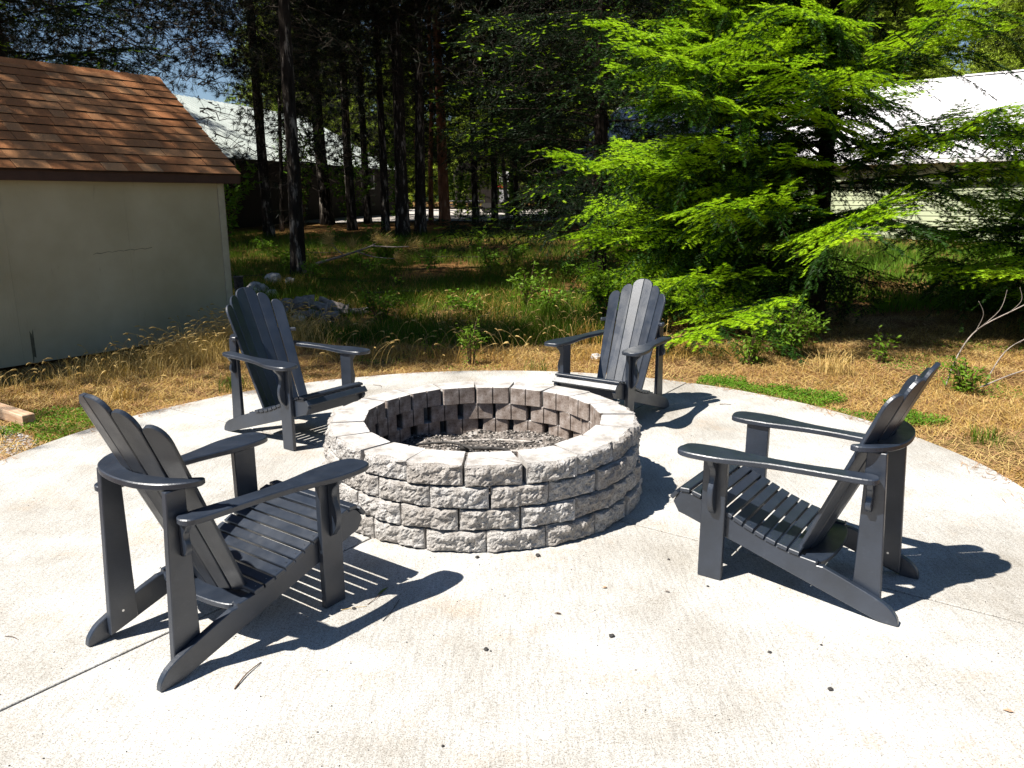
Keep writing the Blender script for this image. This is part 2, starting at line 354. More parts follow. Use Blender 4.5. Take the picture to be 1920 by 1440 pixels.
# ash bed
n = 60; V = []; F = []
for j in range(n + 1):
    for i in range(n + 1):
        x = (i / n * 2 - 1) * .745; y = (j / n * 2 - 1) * .745; r = math.hypot(x, y)
        if r > .745: x *= .745 / r; y *= .745 / r; r = .745
        z = .115 + .035 * noise.noise(Vector((x * 3, y * 3, 1))) + .022 * noise.noise(Vector((x * 9, y * 9, 4))) + .014 * noise.noise(Vector((x * 25, y * 25, 4))) + .03 * (1 - r)
        V.append((x, y, z))
for j in range(n):
    for i in range(n): a = j * (n + 1) + i; F.append([a, a + 1, a + n + 2, a + n + 1])
obj('ash_bed', npmesh('ash_bed', np.array(V), np.array(F), M['ash'], smooth=False), None, (PX[0], PX[1], 0), label='grey and black bed of ash filling the fire pit', cat='ash', kind='stuff')
def lump(name, r, seed, mat, sub=2, flat=.7, amp=.35):
    bm = bmesh.new(); bmesh.ops.create_icosphere(bm, subdivisions=sub, radius=r)
    for v in bm.verts:
        q_ = v.co / r; v.co *= 1 + amp * noise.noise(q_ * 1.6 + Vector((seed, 0, 0))) + amp * .4 * noise.noise(q_ * 4 + Vector((seed, 3, 0))); v.co.z *= flat
    me = bpy.data.meshes.new(name); bm.to_mesh(me); bm.free(); me.materials.append(mat); return me
def scatter_stuff(name, meshes_r, n_, fpos, mat, **k):
    V = []; F = []
    protos = []
    for s in range(5):
        me = lump('t', 1, s * 5.3, mat, 1, .7, .5); protos.append((np.array([v.co[:] for v in me.vertices]), np.array([p.vertices[:] for p in me.polygons]))); bpy.data.meshes.remove(me)
    o_ = 0
    for i in range(n_):
        v, f = protos[i % 5]; a = random.random() * 6.28; r = random.uniform(*meshes_r); c, s = math.cos(a), math.sin(a)
        x, y, z = fpos(); vv = v * r; vv = np.stack([vv[:, 0] * c - vv[:, 1] * s + x, vv[:, 0] * s + vv[:, 1] * c + y, vv[:, 2] + z], 1)
        V.append(vv); F.append(f + o_); o_ += len(v)
    return obj(name, npmesh(name, np.concatenate(V), np.concatenate(F), mat), **k)
def ashz(x, y):
    r = math.hypot(x, y); return .115 + .035 * noise.noise(Vector((x * 3, y * 3, 1))) + .022 * noise.noise(Vector((x * 9, y * 9, 4))) + .03 * (1 - r)
def inpit():
    a = random.random() * 6.28; r = .72 * math.sqrt(random.random()); x, y = r * math.cos(a), r * math.sin(a); return PX[0] + x, PX[1] + y, ashz(x, y) + .004
scatter_stuff('charcoal_bits', (.003, .011), 1500, inpit, M['char'], label='black crumbs of charcoal strewn over the ash', cat='charcoal', kind='stuff')
scatter_stuff('ash_lumps', (.003, .009), 1500, inpit, M['ashlump'], label='pale grey crumbs of burnt ash in the fire pit', cat='ash', kind='stuff')
for i, (x, y, r, lb) in enumerate([(-.12, -.40, .06, 'largest black charcoal lump at the near left of the ash bed'), (.02, -.43, .045, 'black charcoal lump in the middle of the near edge of the ash'), (.15, -.42, .05, 'black charcoal lump at the near right of the ash bed'), (.33, -.2, .04, 'small charcoal lump to the right in the ash bed'), (-.3, -.05, .045, 'charcoal lump at the edge of the shade on the left of the ash')]):
    obj('charcoal_lump', lump('charcoal_lump', r, i * 3.3, M['char'], 3, .6, .5), None, (PX[0] + x, PX[1] + y, ashz(x, y) + .015), label=lb, cat='charcoal', group='charcoal lumps in the fire pit')
def stick(name, pts, r, mat, lb, cat, group=None, n_=6):
    pts = smoothpath(pts, 5) if len(pts) > 2 else pts
    rad = [r * (1 - .4 * i / len(pts)) for i in range(len(pts))]
    V, F = tube(pts, rad, n_); return obj(name, mesh(name, V, F, mat, True), label=lb, cat=cat, group=group)
def pp(x, y, dz=.02): return (PX[0] + x, PX[1] + y, ashz(x, y) + dz)
stick('burnt_stick', [pp(-.42, .34), pp(-.2, .3, .03), pp(-.05, .05, .04), pp(-.08, -.2)], .009, M['char'], 'thin bent charred stick arching over the middle of the ash', 'stick')
stick('burnt_branch', [pp(-.35, .40, .0), pp(0, .46, .01), pp(.3, .42, .0)], .013, M['ashlump'], 'ash-white burnt branch along the far edge of the ash bed', 'branch')
stick('burnt_branch', [pp(.15, .25, .0), pp(.35, .22, .01), pp(.58, .06, 0)], .012, M['ashlump'], 'pale half-burnt branch slanting to the right in the ash', 'branch')
stick('burnt_branch', [pp(-.15, .22), pp(.1, .21, .03), pp(.16, .18)], .014, M['char'], 'short black half-burnt stick lying in the middle of the ash', 'branch')

# ------------------------------------------------------------------ adirondack chairs
def part(name, VF, parent, mat=None, **k):
    return obj(name, fixn(mesh(name, VF[0], VF[1], mat or M['chair'])), parent, **k)
seat_curve = [(.398, .306), (.386, .334), (.352, .362), (.29, .354), (.20, .318), (.12, .284), (.04, .250), (-.04, .222), (-.12, .202), (-.20, .190), (-.24, .186)]
sc_s = smoothpath(seat_curve, 8)
def seat_at(d):
    acc = 0
    for i in range(len(sc_s) - 1):
        a, b = Vector(sc_s[i]), Vector(sc_s[i + 1]); L = (b - a).length
        if acc + L >= d: t = (d - acc) / L; return a.lerp(b, t), (b - a).normalized()
        acc += L
    return Vector(sc_s[-1]), (Vector(sc_s[-1]) - Vector(sc_s[-2])).normalized()
def make_chair():
    root = empty('adirondack_chair')
    # side rails
    for s in (-1, 1):
        topc = [p for p in sc_s]
        rail = [(.340, .254), (.372, .262)] + topc[:-1] + [(-.235, .187), (-.238, .172), (-.262, .172)]
        tail = smoothpath([(-.262, .172), (-.36, .138), (-.45, .104), (-.515, .074), (-.548, .040), (-.558, .012), (-.552, 0), (-.50, 0)], 4)
        rail += tail[1:] + [(-.49, 0)]
        y0 = s * .24
        fr = lambda u, v, w, y0=y0: (u, y0 + w - .014, v)
        part('side_rail', plate(rail, .028, fr), root)
    # seat slats
    pit_s = .0515; nsl = 12; sw = pit_s - .009
    for i in range(nsl):
        P, T = seat_at(.012 + pit_s * i + sw / 2); Nn = Vector((-T[1], T[0])); Nn = Nn if Nn[1] > 0 else -Nn
        def fr(u, v, w, P=P, T=T, Nn=Nn): q_ = P + Vector(T) * u + Nn * (w + .001); return (q_[0], v, q_[1])
        hw = .262 if i > 0 else .262
        part('seat_slat', plate([(-sw / 2, -hw), (sw / 2, -hw), (sw / 2, hw), (-sw / 2, hw)], .019, fr), root)
    # front cross board under the nose
    part('front_stretcher', box(.348, .368, -.226, .226, .258, .322, .002), root)
    # lower back support with curved rear edge
    arc = [(-.232 - .045 * math.cos(t), .226 * math.sin(t)) for t in np.linspace(-PI / 2, PI / 2, 21)]
    part('back_support', plate([(-.15, -.226)] + arc + [(-.15, .226)], .022, lambda u, v, w: (u, v, .158 + w)), root)
    # front legs with curved brackets
    for s in (-1, 1):
        y0 = .2555 if s > 0 else -.2835
        leg = rc([(.150, 0), (.256, 0), (.256, .572), (.150, .572)], .004, 2)
        part('front_leg', plate(leg, .028, lambda u, v, w, y0=y0: (u, y0 + w, v)), root)
        br = smoothpath([(.2845, .570), (.352, .570), (.346, .545), (.322, .520), (.312, .490), (.318, .460), (.330, .425), (.332, .385), (.322, .345), (.302, .318), (.2845, .305)], 5)
        part('arm_bracket', plate([(p[0] * s, p[1]) for p in br], .026, lambda u, v, w: (.19 + w, u, v)), root)
    # rear uprights (inside the rails)
    for s in (-1, 1):
        y0 = .1975 if s > 0 else -.2255
        up_ = [(-.485, .022), (-.375, .055), (-.376, .682), (-.448, .682)]
        part('rear_upright', plate(rc(up_, .004, 2), .028, lambda u, v, w, y0=y0: (u, y0 + w, v)), root)
        br = smoothpath([(.2265, .570), (.276, .570), (.270, .548), (.256, .530), (.254, .510), (.262, .490), (.264, .468), (.250, .448), (.2265, .440)], 4)
        part('arm_bracket', plate([(p[0] * s, p[1]) for p in br], .024, lambda u, v, w: (-.418 + w, u, v)), root)
    # arms
    arm = [(.345, .300), (.330, .262), (.270, .243), (.160, .240), (.060, .252), (-.04, .262), (-.16, .258), (-.30, .240), (-.405, .232), (-.434, .250), (-.436, .285), (-.405, .312), (-.30, .322), (-.16, .330), (-.04, .342), (.06, .366), (.160, .392), (.270, .396), (.330, .380), (.350, .342)]
    arm = smoothpath(arm, 4, True)
    for s in (-1, 1):
        part('arm_rest', plate([(p[0], p[1] * s) for p in arm], .024, lambda u, v, w: (u, v, .5725 + w), .004), root)
    # crescent behind the back
    outer = smoothpath([(-.322, -.262), (-.352, -.272), (-.405, -.246), (-.458, -.190), (-.492, -.105), (-.502, 0), (-.492, .105), (-.458, .190), (-.405, .246), (-.352, .272), (-.322, .262)], 4)
    inner = smoothpath([(-.322, .252), (-.366, .20), (-.402, .12), (-.426, .05), (-.431, 0), (-.426, -.05), (-.402, -.12), (-.366, -.20), (-.322, -.252)], 4)
    part('back_bow', plate(list(outer) + list(inner), .024, lambda u, v, w: (u, v, .6845 + w), .004), root)
    # six fanned back slats on a shallow curve
    B0 = Vector((-.178, 0, .182)); T0 = Vector((-.548, 0, 1.016)); ax = (T0 - B0).normalized(); L = (T0 - B0).length
    fwd = ax.cross(Vector((0, 1, 0))).normalized(); fwd = fwd if fwd.x > 0 else -fwd
    for i in range(6):
        k = i - 2.5; s = 1 if k > 0 else -1
        ln = [L, L - .055, L - .125][int(abs(k))]
        wt, wb = .0845, .0645
        yb, yt = k * (wb + .003), k * (wt + .003)
        yt = yb + (yt - yb) * ln / L; wtt = wb + (wt - wb) * ln / L
        r_out = .055 if abs(k) < 1 else .05; r_in = .004 if abs(k) < 1 else .022
        r_in, r_out = (r_in, r_out)
        cor = [(0, -wb / 2 * s), (0, wb / 2 * s), (ln, wtt / 2 * s), (ln, -wtt / 2 * s)]   # u along, v across (outer = +s)
        cw, cl = (.080, .062) if abs(k) < 1 else (.060, .085); h_ = wtt / 2; out = [(0, -wb / 2 * s), (0, wb / 2 * s)]
        for q_ in range(10):
            t_ = q_ / 9 * PI / 2; out.append((ln - cl + cl * math.sin(t_), s * (h_ - cw + cw * math.cos(t_))))
        if abs(k) < 1: out.append((ln, -s * (h_ - .001)))
        else: out += [(ln - .002, -s * (h_ - .012)), (ln - .008, -s * (h_ - .004)), (ln - .018, -s * h_)]
        curv = 1.15
        def fr(u, v, w, yb=yb, yt=yt, ln=ln):
            yc = yb + (yt - yb) * u / ln
            f = curv * yc * yc; sl_ = 2 * curv * yc          # tilt towards the middle
            c_, s_ = 1 / math.sqrt(1 + sl_ * sl_), sl_ / math.sqrt(1 + sl_ * sl_)
            y = yc + v * c_ - w * s_; ff = f + v * s_ + w * c_ - .018
            p = B0 + ax * u + fwd * ff; return (p.x, y, p.z)
        part('back_slat', plate(out, .018, fr), root)
    # screws
    VF = []
    for i in range(nsl):
        P, T = seat_at(.012 + pit_s * i + sw / 2); Nn = Vector((-T[1], T[0])); Nn = Nn if Nn[1] > 0 else -Nn
        for s in (-1, 1):
            c0 = P + Nn * .0205; ring = [(c0[0] + .003 * math.cos(a), s * .243 + .003 * math.sin(a), c0[1] + .0008) for a in np.linspace(0, 2 * PI, 9)[:-1]]
            VF.append((ring, [list(range(8))]))
    for s in (-1, 1):
        ring = [(-.43 + .005 * math.cos(a), s * .1965, .105 + .005 * math.sin(a)) for a in np.linspace(0, 2 * PI, 9)[:-1]]; VF.append((ring, [list(range(8))]))
    V, F = join(VF); o = obj('screws', mesh('screws', V, F, M['screw']), root); o['kind'] = 'stuff'
    return root
chair0 = make_chair()
chairs = [((-1.08, 2.957), 54.5, 'charcoal adirondack chair seen from behind at the near left of the fire pit'),
          ((-1.495, 5.354), -36.0, 'charcoal adirondack chair between the shed and the fire pit, at the far left'),
          ((.74, 5.79), -124.66, 'charcoal adirondack chair beyond the fire pit with its back slats shining in the sun'),
          ((1.198, 3.294), 144.56, 'charcoal adirondack chair in profile to the right of the fire pit')]
ch_parts = list(chair0.children)
for i, ((x, y), a, lb) in enumerate(chairs):
    if i == 0: r_ = chair0
    else:
        r_ = chair0.copy(); col.objects.link(r_)
        for p_ in ch_parts:
            c_ = p_.copy(); col.objects.link(c_); c_.parent = r_
    r_.location = (x, y, .001); r_.rotation_euler = (0, 0, R(a)); tag(r_, lb, 'chair', 'adirondack chairs around the fire pit')

# ------------------------------------------------------------------ shed
wd = Vector((.58416, .81164, 0)); nn = Vector((.81164, -.58416, 0)); A = Vector((-3.471, 9.70, 0))
rot = Matrix((wd, -nn, Vector((0, 0, 1)))).transposed()      # local x = along wall (towards far corner), y = into the shed
ang = math.atan2(wd.y, wd.x)
shed = empty('shed', (A.x, A.y, 0), ang, label='small beige shed with a brown shingled gable roof at the left edge', cat='shed')
# local: corner at x=0, wall runs to -x; y>0 is inside
LW = 6.0; DW = 2.8; ZE = 1.93; SL = 1.18 / 1.49
wallo = part('wall', join([box(-LW, -.06, 0, .05, .02, ZE - .06, .003)]), shed, M['siding'])
for k in (1.22, 2.44, 3.66, 4.88):
    part('panel_joint', box(-k - .0025, -k + .0025, -.002, -.0003, .02, ZE - .07, .0002), shed, M['siding'])
part('wall', box(-LW, -.06, DW - .05, DW, .02, ZE - .06, .003), shed, M['siding'])
gab = [(.0, .02), (DW, .02), (DW, ZE - .08), (DW / 2, ZE - .08 + SL * DW / 2), (0, ZE - .08)]
part('gable_wall', plate(gab, .05, lambda u, v, w: (-.055 + w, u + 0, v)), shed, M['siding'])
part('gable_wall', plate(gab, .05, lambda u, v, w: (-LW - .051 + w, u, v)), shed, M['siding'])
def mark(pts, w, name):
    V = []; n_ = len(pts)
    for i, (x, z) in enumerate(pts):
        j = w * (.5 + abs(noise.noise(Vector((i * 1.7, w * 40, 0)))) * 1.2); V += [(x, -.0012, z - j), (x + .003, -.0012, z + j)]
    part(name, (V, [[2 * i, 2 * i + 2, 2 * i + 3, 2 * i + 1] for i in range(n_ - 1)]), shed, M['stain'])
mark([(-1.63 + .66 * k / 16, 1.07 + .035 * (k / 16) ** .6 + .006 * math.sin(k * 2.1)) for k in range(17)], .0035, 'scratch')
mark([(-1.19 + .004 * k, 1.045 + .055 * k / 3) for k in range(4)], .004, 'scratch')
mark([(-2.36 + .035 * k / 2, .18 + .02 * k) for k in range(3)], .16, 'stain')
part('corner_board', box(-.075, .006, -.012, -.0005, .02, ZE - .07, .002), shed, M['trim_cream'])
part('corner_board', box(-.004, .012, -.012, .07, .02, ZE - .07, .002), shed, M['trim_cream'])
part('fascia', box(-LW - .15, .16, -.13, -.11, ZE - .115, ZE - .02, .003), shed, M['fascia'])
part('soffit', box(-LW - .15, .16, -.11, -.001, ZE - .075, ZE - .06, .003), shed, M['fascia'])
slope = math.atan(SL); ca, sa = math.cos(slope), math.sin(slope)
rl = (DW / 2 + .13) / ca
def rfr(u, v, w):  # u along, v up the slope, w off the roof
    return (u, -.13 + v * ca - w * sa, ZE - .025 + v * sa + w * ca)
def rbr(u, v, w): return (u, DW + .13 - v * ca + w * sa, ZE - .025 + v * sa + w * ca)
part('roof_deck', plate([(-LW - .15, 0), (.15, 0), (.15, rl - .02), (-LW - .15, rl - .02)], .015, rfr), shed, M['fascia'])
part('roof_deck', plate([(-LW - .15, 0), (.15, 0), (.15, rl - .02), (-LW - .15, rl - .02)], .03, rbr), shed, M['fascia'])
part('rake_board', plate([(-.13, ZE - .10), (-.13, ZE - .03), (DW / 2, ZE - .03 + SL * (DW / 2 + .13)), (DW + .13, ZE - .03), (DW + .13, ZE - .10), (DW / 2, ZE - .10 + SL * (DW / 2 + .13))], .02, lambda u, v, w: (.152 + w, u, v)), shed, M['fascia'])
rows = 13; ex = rl / rows; tabs = {}
for r_ in range(rows):
    x = .165 - (r_ % 3) * .11 - .02
    first = True
    while x > -3.9:
        wkey = random.choice([.16, .2, .24, .28, .33]); thick = random.choice([.018, .020, .023])
        x0 = max(x - wkey, -LW)
        xr = .165 if first else x - .002
        w_ = xr - x0; key = (round(w_, 3), thick)
        if key not in tabs:
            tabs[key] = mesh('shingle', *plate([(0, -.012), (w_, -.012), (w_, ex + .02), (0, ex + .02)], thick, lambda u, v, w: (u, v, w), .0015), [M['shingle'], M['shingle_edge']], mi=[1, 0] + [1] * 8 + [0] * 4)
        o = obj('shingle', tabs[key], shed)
        tilt = R(4.6)
        p0 = Vector(rfr(x0, r_ * ex + random.uniform(-.002, .002), .018 + random.uniform(0, .003)))
        o.location = p0; o.rotation_euler = (slope - tilt, 0, random.uniform(-.003, .003))
        x = x0; first = False
V = []; VF = []
for r_ in range(rows):   # the part of the roof outside the frame
    VF.append(plate([(-LW - .15, r_ * ex - .01), (-3.95, r_ * ex - .01), (-3.95, (r_ + 1) * ex), (-LW - .15, (r_ + 1) * ex)], .008, lambda u, v, w: rfr(u, v, w + .02 + (r_ * ex + .05 - v) * .02), .001))
V, F = join(VF); o = part('shingles_beyond', (V, F), shed, M['shingle']); o['kind'] = 'stuff'
part('shingle_field', plate([(-LW - .15, 0), (.16, 0), (.16, rl), (-LW - .15, rl)], .01, lambda u, v, w: rbr(u, v, w + .032)), shed, M['shingle'])
# ridge caps
capm = {}
for i in range(17):
    x0 = .16 - i * .24
    VF = [plate([(0, -.10), (.26, -.10), (.26, 0), (0, 0)], .006, lambda u, v, w: (u, v * ca - w * sa, v * sa + w * ca), .001), plate([(0, -.10), (.26, -.10), (.26, 0), (0, 0)], .006, lambda u, v, w: (u, -v * ca + w * sa, v * sa + w * ca), .001)]
    if 'c' not in capm: capm['c'] = fixn(mesh('ridge_cap', *join(VF), M['shingle']))
    o = obj('ridge_cap', capm['c'], shed, (x0 - .24, DW / 2 + .002, ZE - .025 + rl * sa + .038), (0, R(.9), 0))

# ------------------------------------------------------------------ far buildings
def frame_between(P, Q):
    P = Vector((*P, 0)); Q = Vector((*Q, 0)); d = (Q - P).normalized(); return P, d, (Q - P).length, math.atan2(d.y, d.x)
# left house: dark walls, pale green ribbed metal roof
P, d, L_, an = frame_between((-12.3, 22.2), (-5.98, 41.4))
hb = empty('house', (P.x, P.y, 0), an, label='long dark-walled house with a pale green ribbed metal roof behind the trunks', cat='house')
zb = .3; ze = 3.22
part('wall', box(0, L_ - .1, .0, .15, zb, ze - .1, .003), hb, M['brown_wall'])
gabl = [(0, zb), (10, zb), (10, ze - .1), (5, ze + 2.45), (0, ze - .1)]
part('gable_wall', plate(gabl, .15, lambda u, v, w: (L_ - .1 - .0 + w, u, v)), hb, M['brown_wall'])
part('gable_wall', plate(gabl, .15, lambda u, v, w: (-.16 + w, u, v)), hb, M['brown_wall'])
part('wall', box(0, L_ - .1, 9.85, 10, zb, ze - .1, .003), hb, M['brown_wall'])
sl2 = math.atan(2.55 / 5); c2, s2 = math.cos(sl2), math.sin(sl2); rl2 = 5.4 / c2
def fr2(u, v, w): return (u, -.4 + v * c2 - w * s2, ze - .2 + v * s2 + w * c2)
def fr2b(u, v, w): return (u, 10.4 - v * c2 + w * s2, ze - .2 + v * s2 + w * c2)
pan = .6; npan = int((L_ + .6) / pan)
pm = fixn(mesh('roof_panel', *join([plate([(0, 0), (pan - .006, 0), (pan - .006, rl2), (0, rl2)], .02, lambda u, v, w: fr2(u, v, w)), plate([(0, 0), (.035, 0), (.035, rl2), (0, rl2)], .03, lambda u, v, w: fr2(u, v, w + .018)), plate([(.3, 0), (.33, 0), (.33, rl2), (.3, rl2)], .022, lambda u, v, w: fr2(u, v, w + .018))]), M['roof_green']))
for i in range(npan): obj('roof_panel', pm, hb, (-.3 + i * pan, 0, 0))
part('rear_roof', plate([(-.3, 0), (L_ + .3, 0), (L_ + .3, rl2), (-.3, rl2)], .03, fr2b), hb, M['roof_green'])
part('eave_board', box(-.3, L_ + .3, -.46, -.41, ze - .38, ze - .2, .003), hb, M['brown_wall'])
for xw, nm in ((L_ - 2.9, 'window'),):
    w_ = obj('window', fixn(mesh('window', *join([box(xw - .62, xw + .62, -.05, -.002, 2.08, 2.15, .003), box(xw - .62, xw + .62, -.05, -.002, 2.93, 3.0, .003), box(xw - .62, xw - .55, -.05, -.002, 2.15, 2.93, .003), box(xw + .55, xw + .62, -.05, -.002, 2.15, 2.93, .003), box(xw - .03, xw + .03, -.05, -.002, 2.15, 2.93, .003)]), M['white_paint'])), hb)
    for s_ in (-1, 1):
        x0, x1 = (xw - .549, xw - .031) if s_ < 0 else (xw + .031, xw + .549)
        part('pane', box(x0, x1, -.025, -.015, 2.151, 2.929, .001), w_, M['glass'])
# right house: white metal roof, sage lap siding
P, d, L_, an = frame_between((16.5, 20.87), (2.0, 33.47))
# local x runs from near-right to far-left; the yard (camera) side is local +y
hr = empty('house', (P.x, P.y, 0), an, label='low house with a bright white metal roof and sage lap siding behind the big fir', cat='house')
ze = 2.95; zb = .2
lapm = fixn(mesh('siding_board', *plate([(0, 0), (3.6, 0), (3.6, .158), (0, .158)], .022, lambda u, v, w: (u, w + (.158 - v) * .12, v), .002), M['sage']))
part('wall', box(0, L_, -.15, 0, zb, ze - .05, .003), hr, M['sage'])
k = 0
while zb + k * .15 < ze - .2:
    for j in range(5):
        x0 = j * 3.6 + (k % 3) * .4
        o = obj('siding_board', lapm, hr, (x0, .002, zb + k * .15)); 
    k += 1
gabl = [(0, zb), (-9, zb), (-9, ze - .05), (-4.5, ze + 2.55), (0, ze - .05)]
part('gable_wall', plate(gabl, .15, lambda u, v, w: (-.16 + w, u, v)), hr, M['sage'])
part('gable_wall', plate(gabl, .15, lambda u, v, w: (L_ + w, u, v)), hr, M['sage'])
sl3 = math.atan(2.6 / 4.5); c3, s3 = math.cos(sl3), math.sin(sl3); rl3 = 4.9 / c3
def fr3(u, v, w): return (u, .4 - v * c3 + w * s3, ze - .2 + v * s3 + w * c3)
def fr3b(u, v, w): return (u, -9.4 + v * c3 - w * s3, ze - .2 + v * s3 + w * c3)
pm = fixn(mesh('roof_panel', *join([plate([(0, 0), (.594, 0), (.594, rl3), (0, rl3)], .02, fr3), plate([(0, 0), (.03, 0), (.03, rl3), (0, rl3)], .026, lambda u, v, w: fr3(u, v, w + .018))]), M['roof_white']))
for i in range(int((L_ + .8) / .6)): obj('roof_panel', pm, hr, (-.4 + i * .6, 0, 0))
part('rear_roof', plate([(-.4, 0), (L_ + .4, 0), (L_ + .4, rl3), (-.4, rl3)], .03, fr3b), hr, M['roof_white'])
part('ridge_cap', plate([(-.4, 0), (5.6, 0), (5.6, .3), (-.4, .3)], .05, lambda u, v, w: (u, -4.65 + v, ze - .2 + rl3 * s3 + w - .01)), hr, M['roof_white'])
part('gutter', box(-.4, L_ + .4, .41, .50, ze - .34, ze - .22, .01), hr, M['white_paint'])
pv = (3.3, -3.75)
zr = ze - .2 + (4.15 / c3) * s3
V, F = join([tube([(pv[0], pv[1], zr - .1), (pv[0], pv[1], zr + .42)], [.07, .07], 14), tube([(pv[0], pv[1], zr + .40), (pv[0], pv[1], zr + .44), (pv[0], pv[1], zr + .52), (pv[0], pv[1], zr + .58)], [.08, .15, .15, .05], 14), tube([(pv[0], pv[1], zr - .06), (pv[0], pv[1], zr + .06)], [.13, .08], 14)])
part('vent_pipe', (V, F), hr, M['galv'])

# ------------------------------------------------------------------ foliage building blocks
def needles(starts, dirs, ln, wd_, jitter=.15):
    """one thin triangle per needle: starts (n,3), unit dirs (n,3)"""
    n_ = len(starts); r = RNG.normal(size=(n_, 3)); side = np.cross(dirs, r); side /= np.linalg.norm(side, axis=1)[:, None] + 1e-9
    l = ln * (1 + RNG.uniform(-jitter, jitter, n_))[:, None]
    V = np.empty((n_, 3, 3)); V[:, 0] = starts + side * wd_ / 2; V[:, 1] = starts - side * wd_ / 2; V[:, 2] = starts + dirs * l
    return V.reshape(-1, 3)
def unit(a): return a / (np.linalg.norm(a, axis=-1, keepdims=True) + 1e-9)
def fir_branch(Ln, seed, step2=.085, step3=.05, nd=17, fresh=.5, old='fir_old'):
    """returns a branch mesh: x = outwards. secondary sprays left and right, needles as triangles, stems as thin prisms"""
    rg = np.random.default_rng(seed); P = []; D = []; fl = []; S0 = []; S1 = []; SR = []
    def curve(s): # centreline, s in 0..1
        return np.array([Ln * s, .04 * math.sin(s * 5 + seed) * Ln, Ln * (.10 * s - .26 * s * s + .12 * s ** 4)])
    N = int(Ln / .08)
    for i in range(N): S0.append(curve(i / N)); S1.append(curve((i + 1) / N)); SR.append(.016 * (1 - i / N) * Ln / 2 + .003)
    twl = []
    ns = int(Ln * .86 / step2)
    for i in range(ns):
        s = .12 + .88 * i / ns; c0 = curve(s)
        for sd_ in (-1, 1):
            if rg.random() < .1: continue
            L2 = Ln * (.10 + .30 * (1 - s) ** .9) * min(1, max(.12, (s - .12) * 2.8)) * (.75 + .5 * abs(math.sin(s * 9 + seed))) * rg.uniform(.75, 1.15) + .05
            a = sd_ * math.radians(rg.uniform(48, 68)); dz = rg.uniform(-.12, .20); drp = rg.uniform(.1, .45) if rg.random() < .75 else rg.uniform(.8, 1.6)
            n3 = max(1, int(L2 / step3)); prev = c0; dr = np.array([math.cos(a), math.sin(a), dz])
            for j in range(1, n3 + 1):
                t = j / n3; p = c0 + dr * L2 * t + np.array([.12 * L2 * t * t, 0, -drp * L2 * t * t * .6])
                S0.append(prev); S1.append(p); SR.append(.0025)
                for sg in (-1, 1):
                    a3 = a + sg * math.radians(rg.uniform(35, 60)); L3 = (.11 * (1 - .45 * t) + .03) * rg.uniform(.7, 1.2)
                    d3 = unit(np.array([math.cos(a3), math.sin(a3), dz * .5 - drp * t * .9 + rg.uniform(-.35, .1)]))
                    twl.append((prev, d3, L3, t > .55 or s > .6))
                prev = p
            twl.append((prev, unit(dr + np.array([0, 0, -drp])), .10, True))
    twl.append((curve(1), np.array([1, 0, -.3]), .12, True))
    for (p, d_, l, tip) in twl:
        k = int(nd * l / .09) + 3; t = np.linspace(.02, 1, k)[:, None]
        side = unit(np.cross(d_, np.array([0, 0, 1.0]))); upv = np.cross(side, d_)
        an_ = rg.uniform(-.6, .6, k); sg = np.where(np.arange(k) % 2 == 0, 1, -1)
        rad = (side[None] * (np.cos(an_) * sg)[:, None] + upv[None] * (np.abs(np.sin(an_)) * .9)[:, None])
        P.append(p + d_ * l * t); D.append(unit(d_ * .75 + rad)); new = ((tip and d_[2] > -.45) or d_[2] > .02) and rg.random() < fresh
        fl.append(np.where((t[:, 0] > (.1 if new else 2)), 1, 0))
    P = np.concatenate(P); D = np.concatenate(D); fl = np.concatenate(fl)
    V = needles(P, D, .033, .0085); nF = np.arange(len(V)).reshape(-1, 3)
    S0 = np.array(S0); S1 = np.array(S1); SR = np.array(SR)[:, None]; d_ = unit(S1 - S0); a_ = unit(np.cross(d_, [0.1, .2, 1.0])); b_ = np.cross(d_, a_)
    sv = []; o_ = len(V)
    offs = [a_ * SR, (-.5 * a_ + .866 * b_) * SR, (-.5 * a_ - .866 * b_) * SR]
    sv = np.stack([S0 + offs[0], S0 + offs[1], S0 + offs[2], S1 + offs[0] * .8, S1 + offs[1] * .8, S1 + offs[2] * .8], 1).reshape(-1, 3)
    b = np.arange(len(S0))[:, None] * 6 + o_
    sf = np.concatenate([b + np.array([[0, 1, 4]]), b + np.array([[0, 4, 3]]), b + np.array([[1, 2, 5]]), b + np.array([[1, 5, 4]]), b + np.array([[2, 0, 3]]), b + np.array([[2, 3, 5]])])
    Vv = np.concatenate([V, sv]); Ff = np.concatenate([nF, sf]); mi = np.concatenate([fl, np.full(len(sf), 2)])
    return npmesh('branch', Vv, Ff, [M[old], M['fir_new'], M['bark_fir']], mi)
def trunk_mesh(h, r0, r1, lean=(0, 0), seed=0, mat=None, n_=14, seg=26, z0=-.25):
    path = []; rad = []
    for i in range(seg + 1):
        t = i / seg; z = z0 + (h - z0) * t
        path.append((lean[0] * t * h + .05 * noise.noise(Vector((z * .35, seed, 0))) * min(1, t * 5), lean[1] * t * h + .05 * noise.noise(Vector((z * .35, seed, 9))) * min(1, t * 5), z))
        rad.append(r0 + (r1 - r0) * t + (.35 * r0 * math.exp(-max(z, 0) * 4)))
    V, F = tube(path, rad, n_)
    V = [Vector(v) + (Vector((v[0] - path[i // n_][0], v[1] - path[i // n_][1], 0)).normalized() * .10 * r0 * noise.noise(Vector((v[0] * 9, v[1] * 9, v[2] * 2.5 + seed)))) if i < n_ * (seg + 1) else v for i, v in enumerate(V)]
    return mesh('trunk', V, F, mat or M['bark'], True)

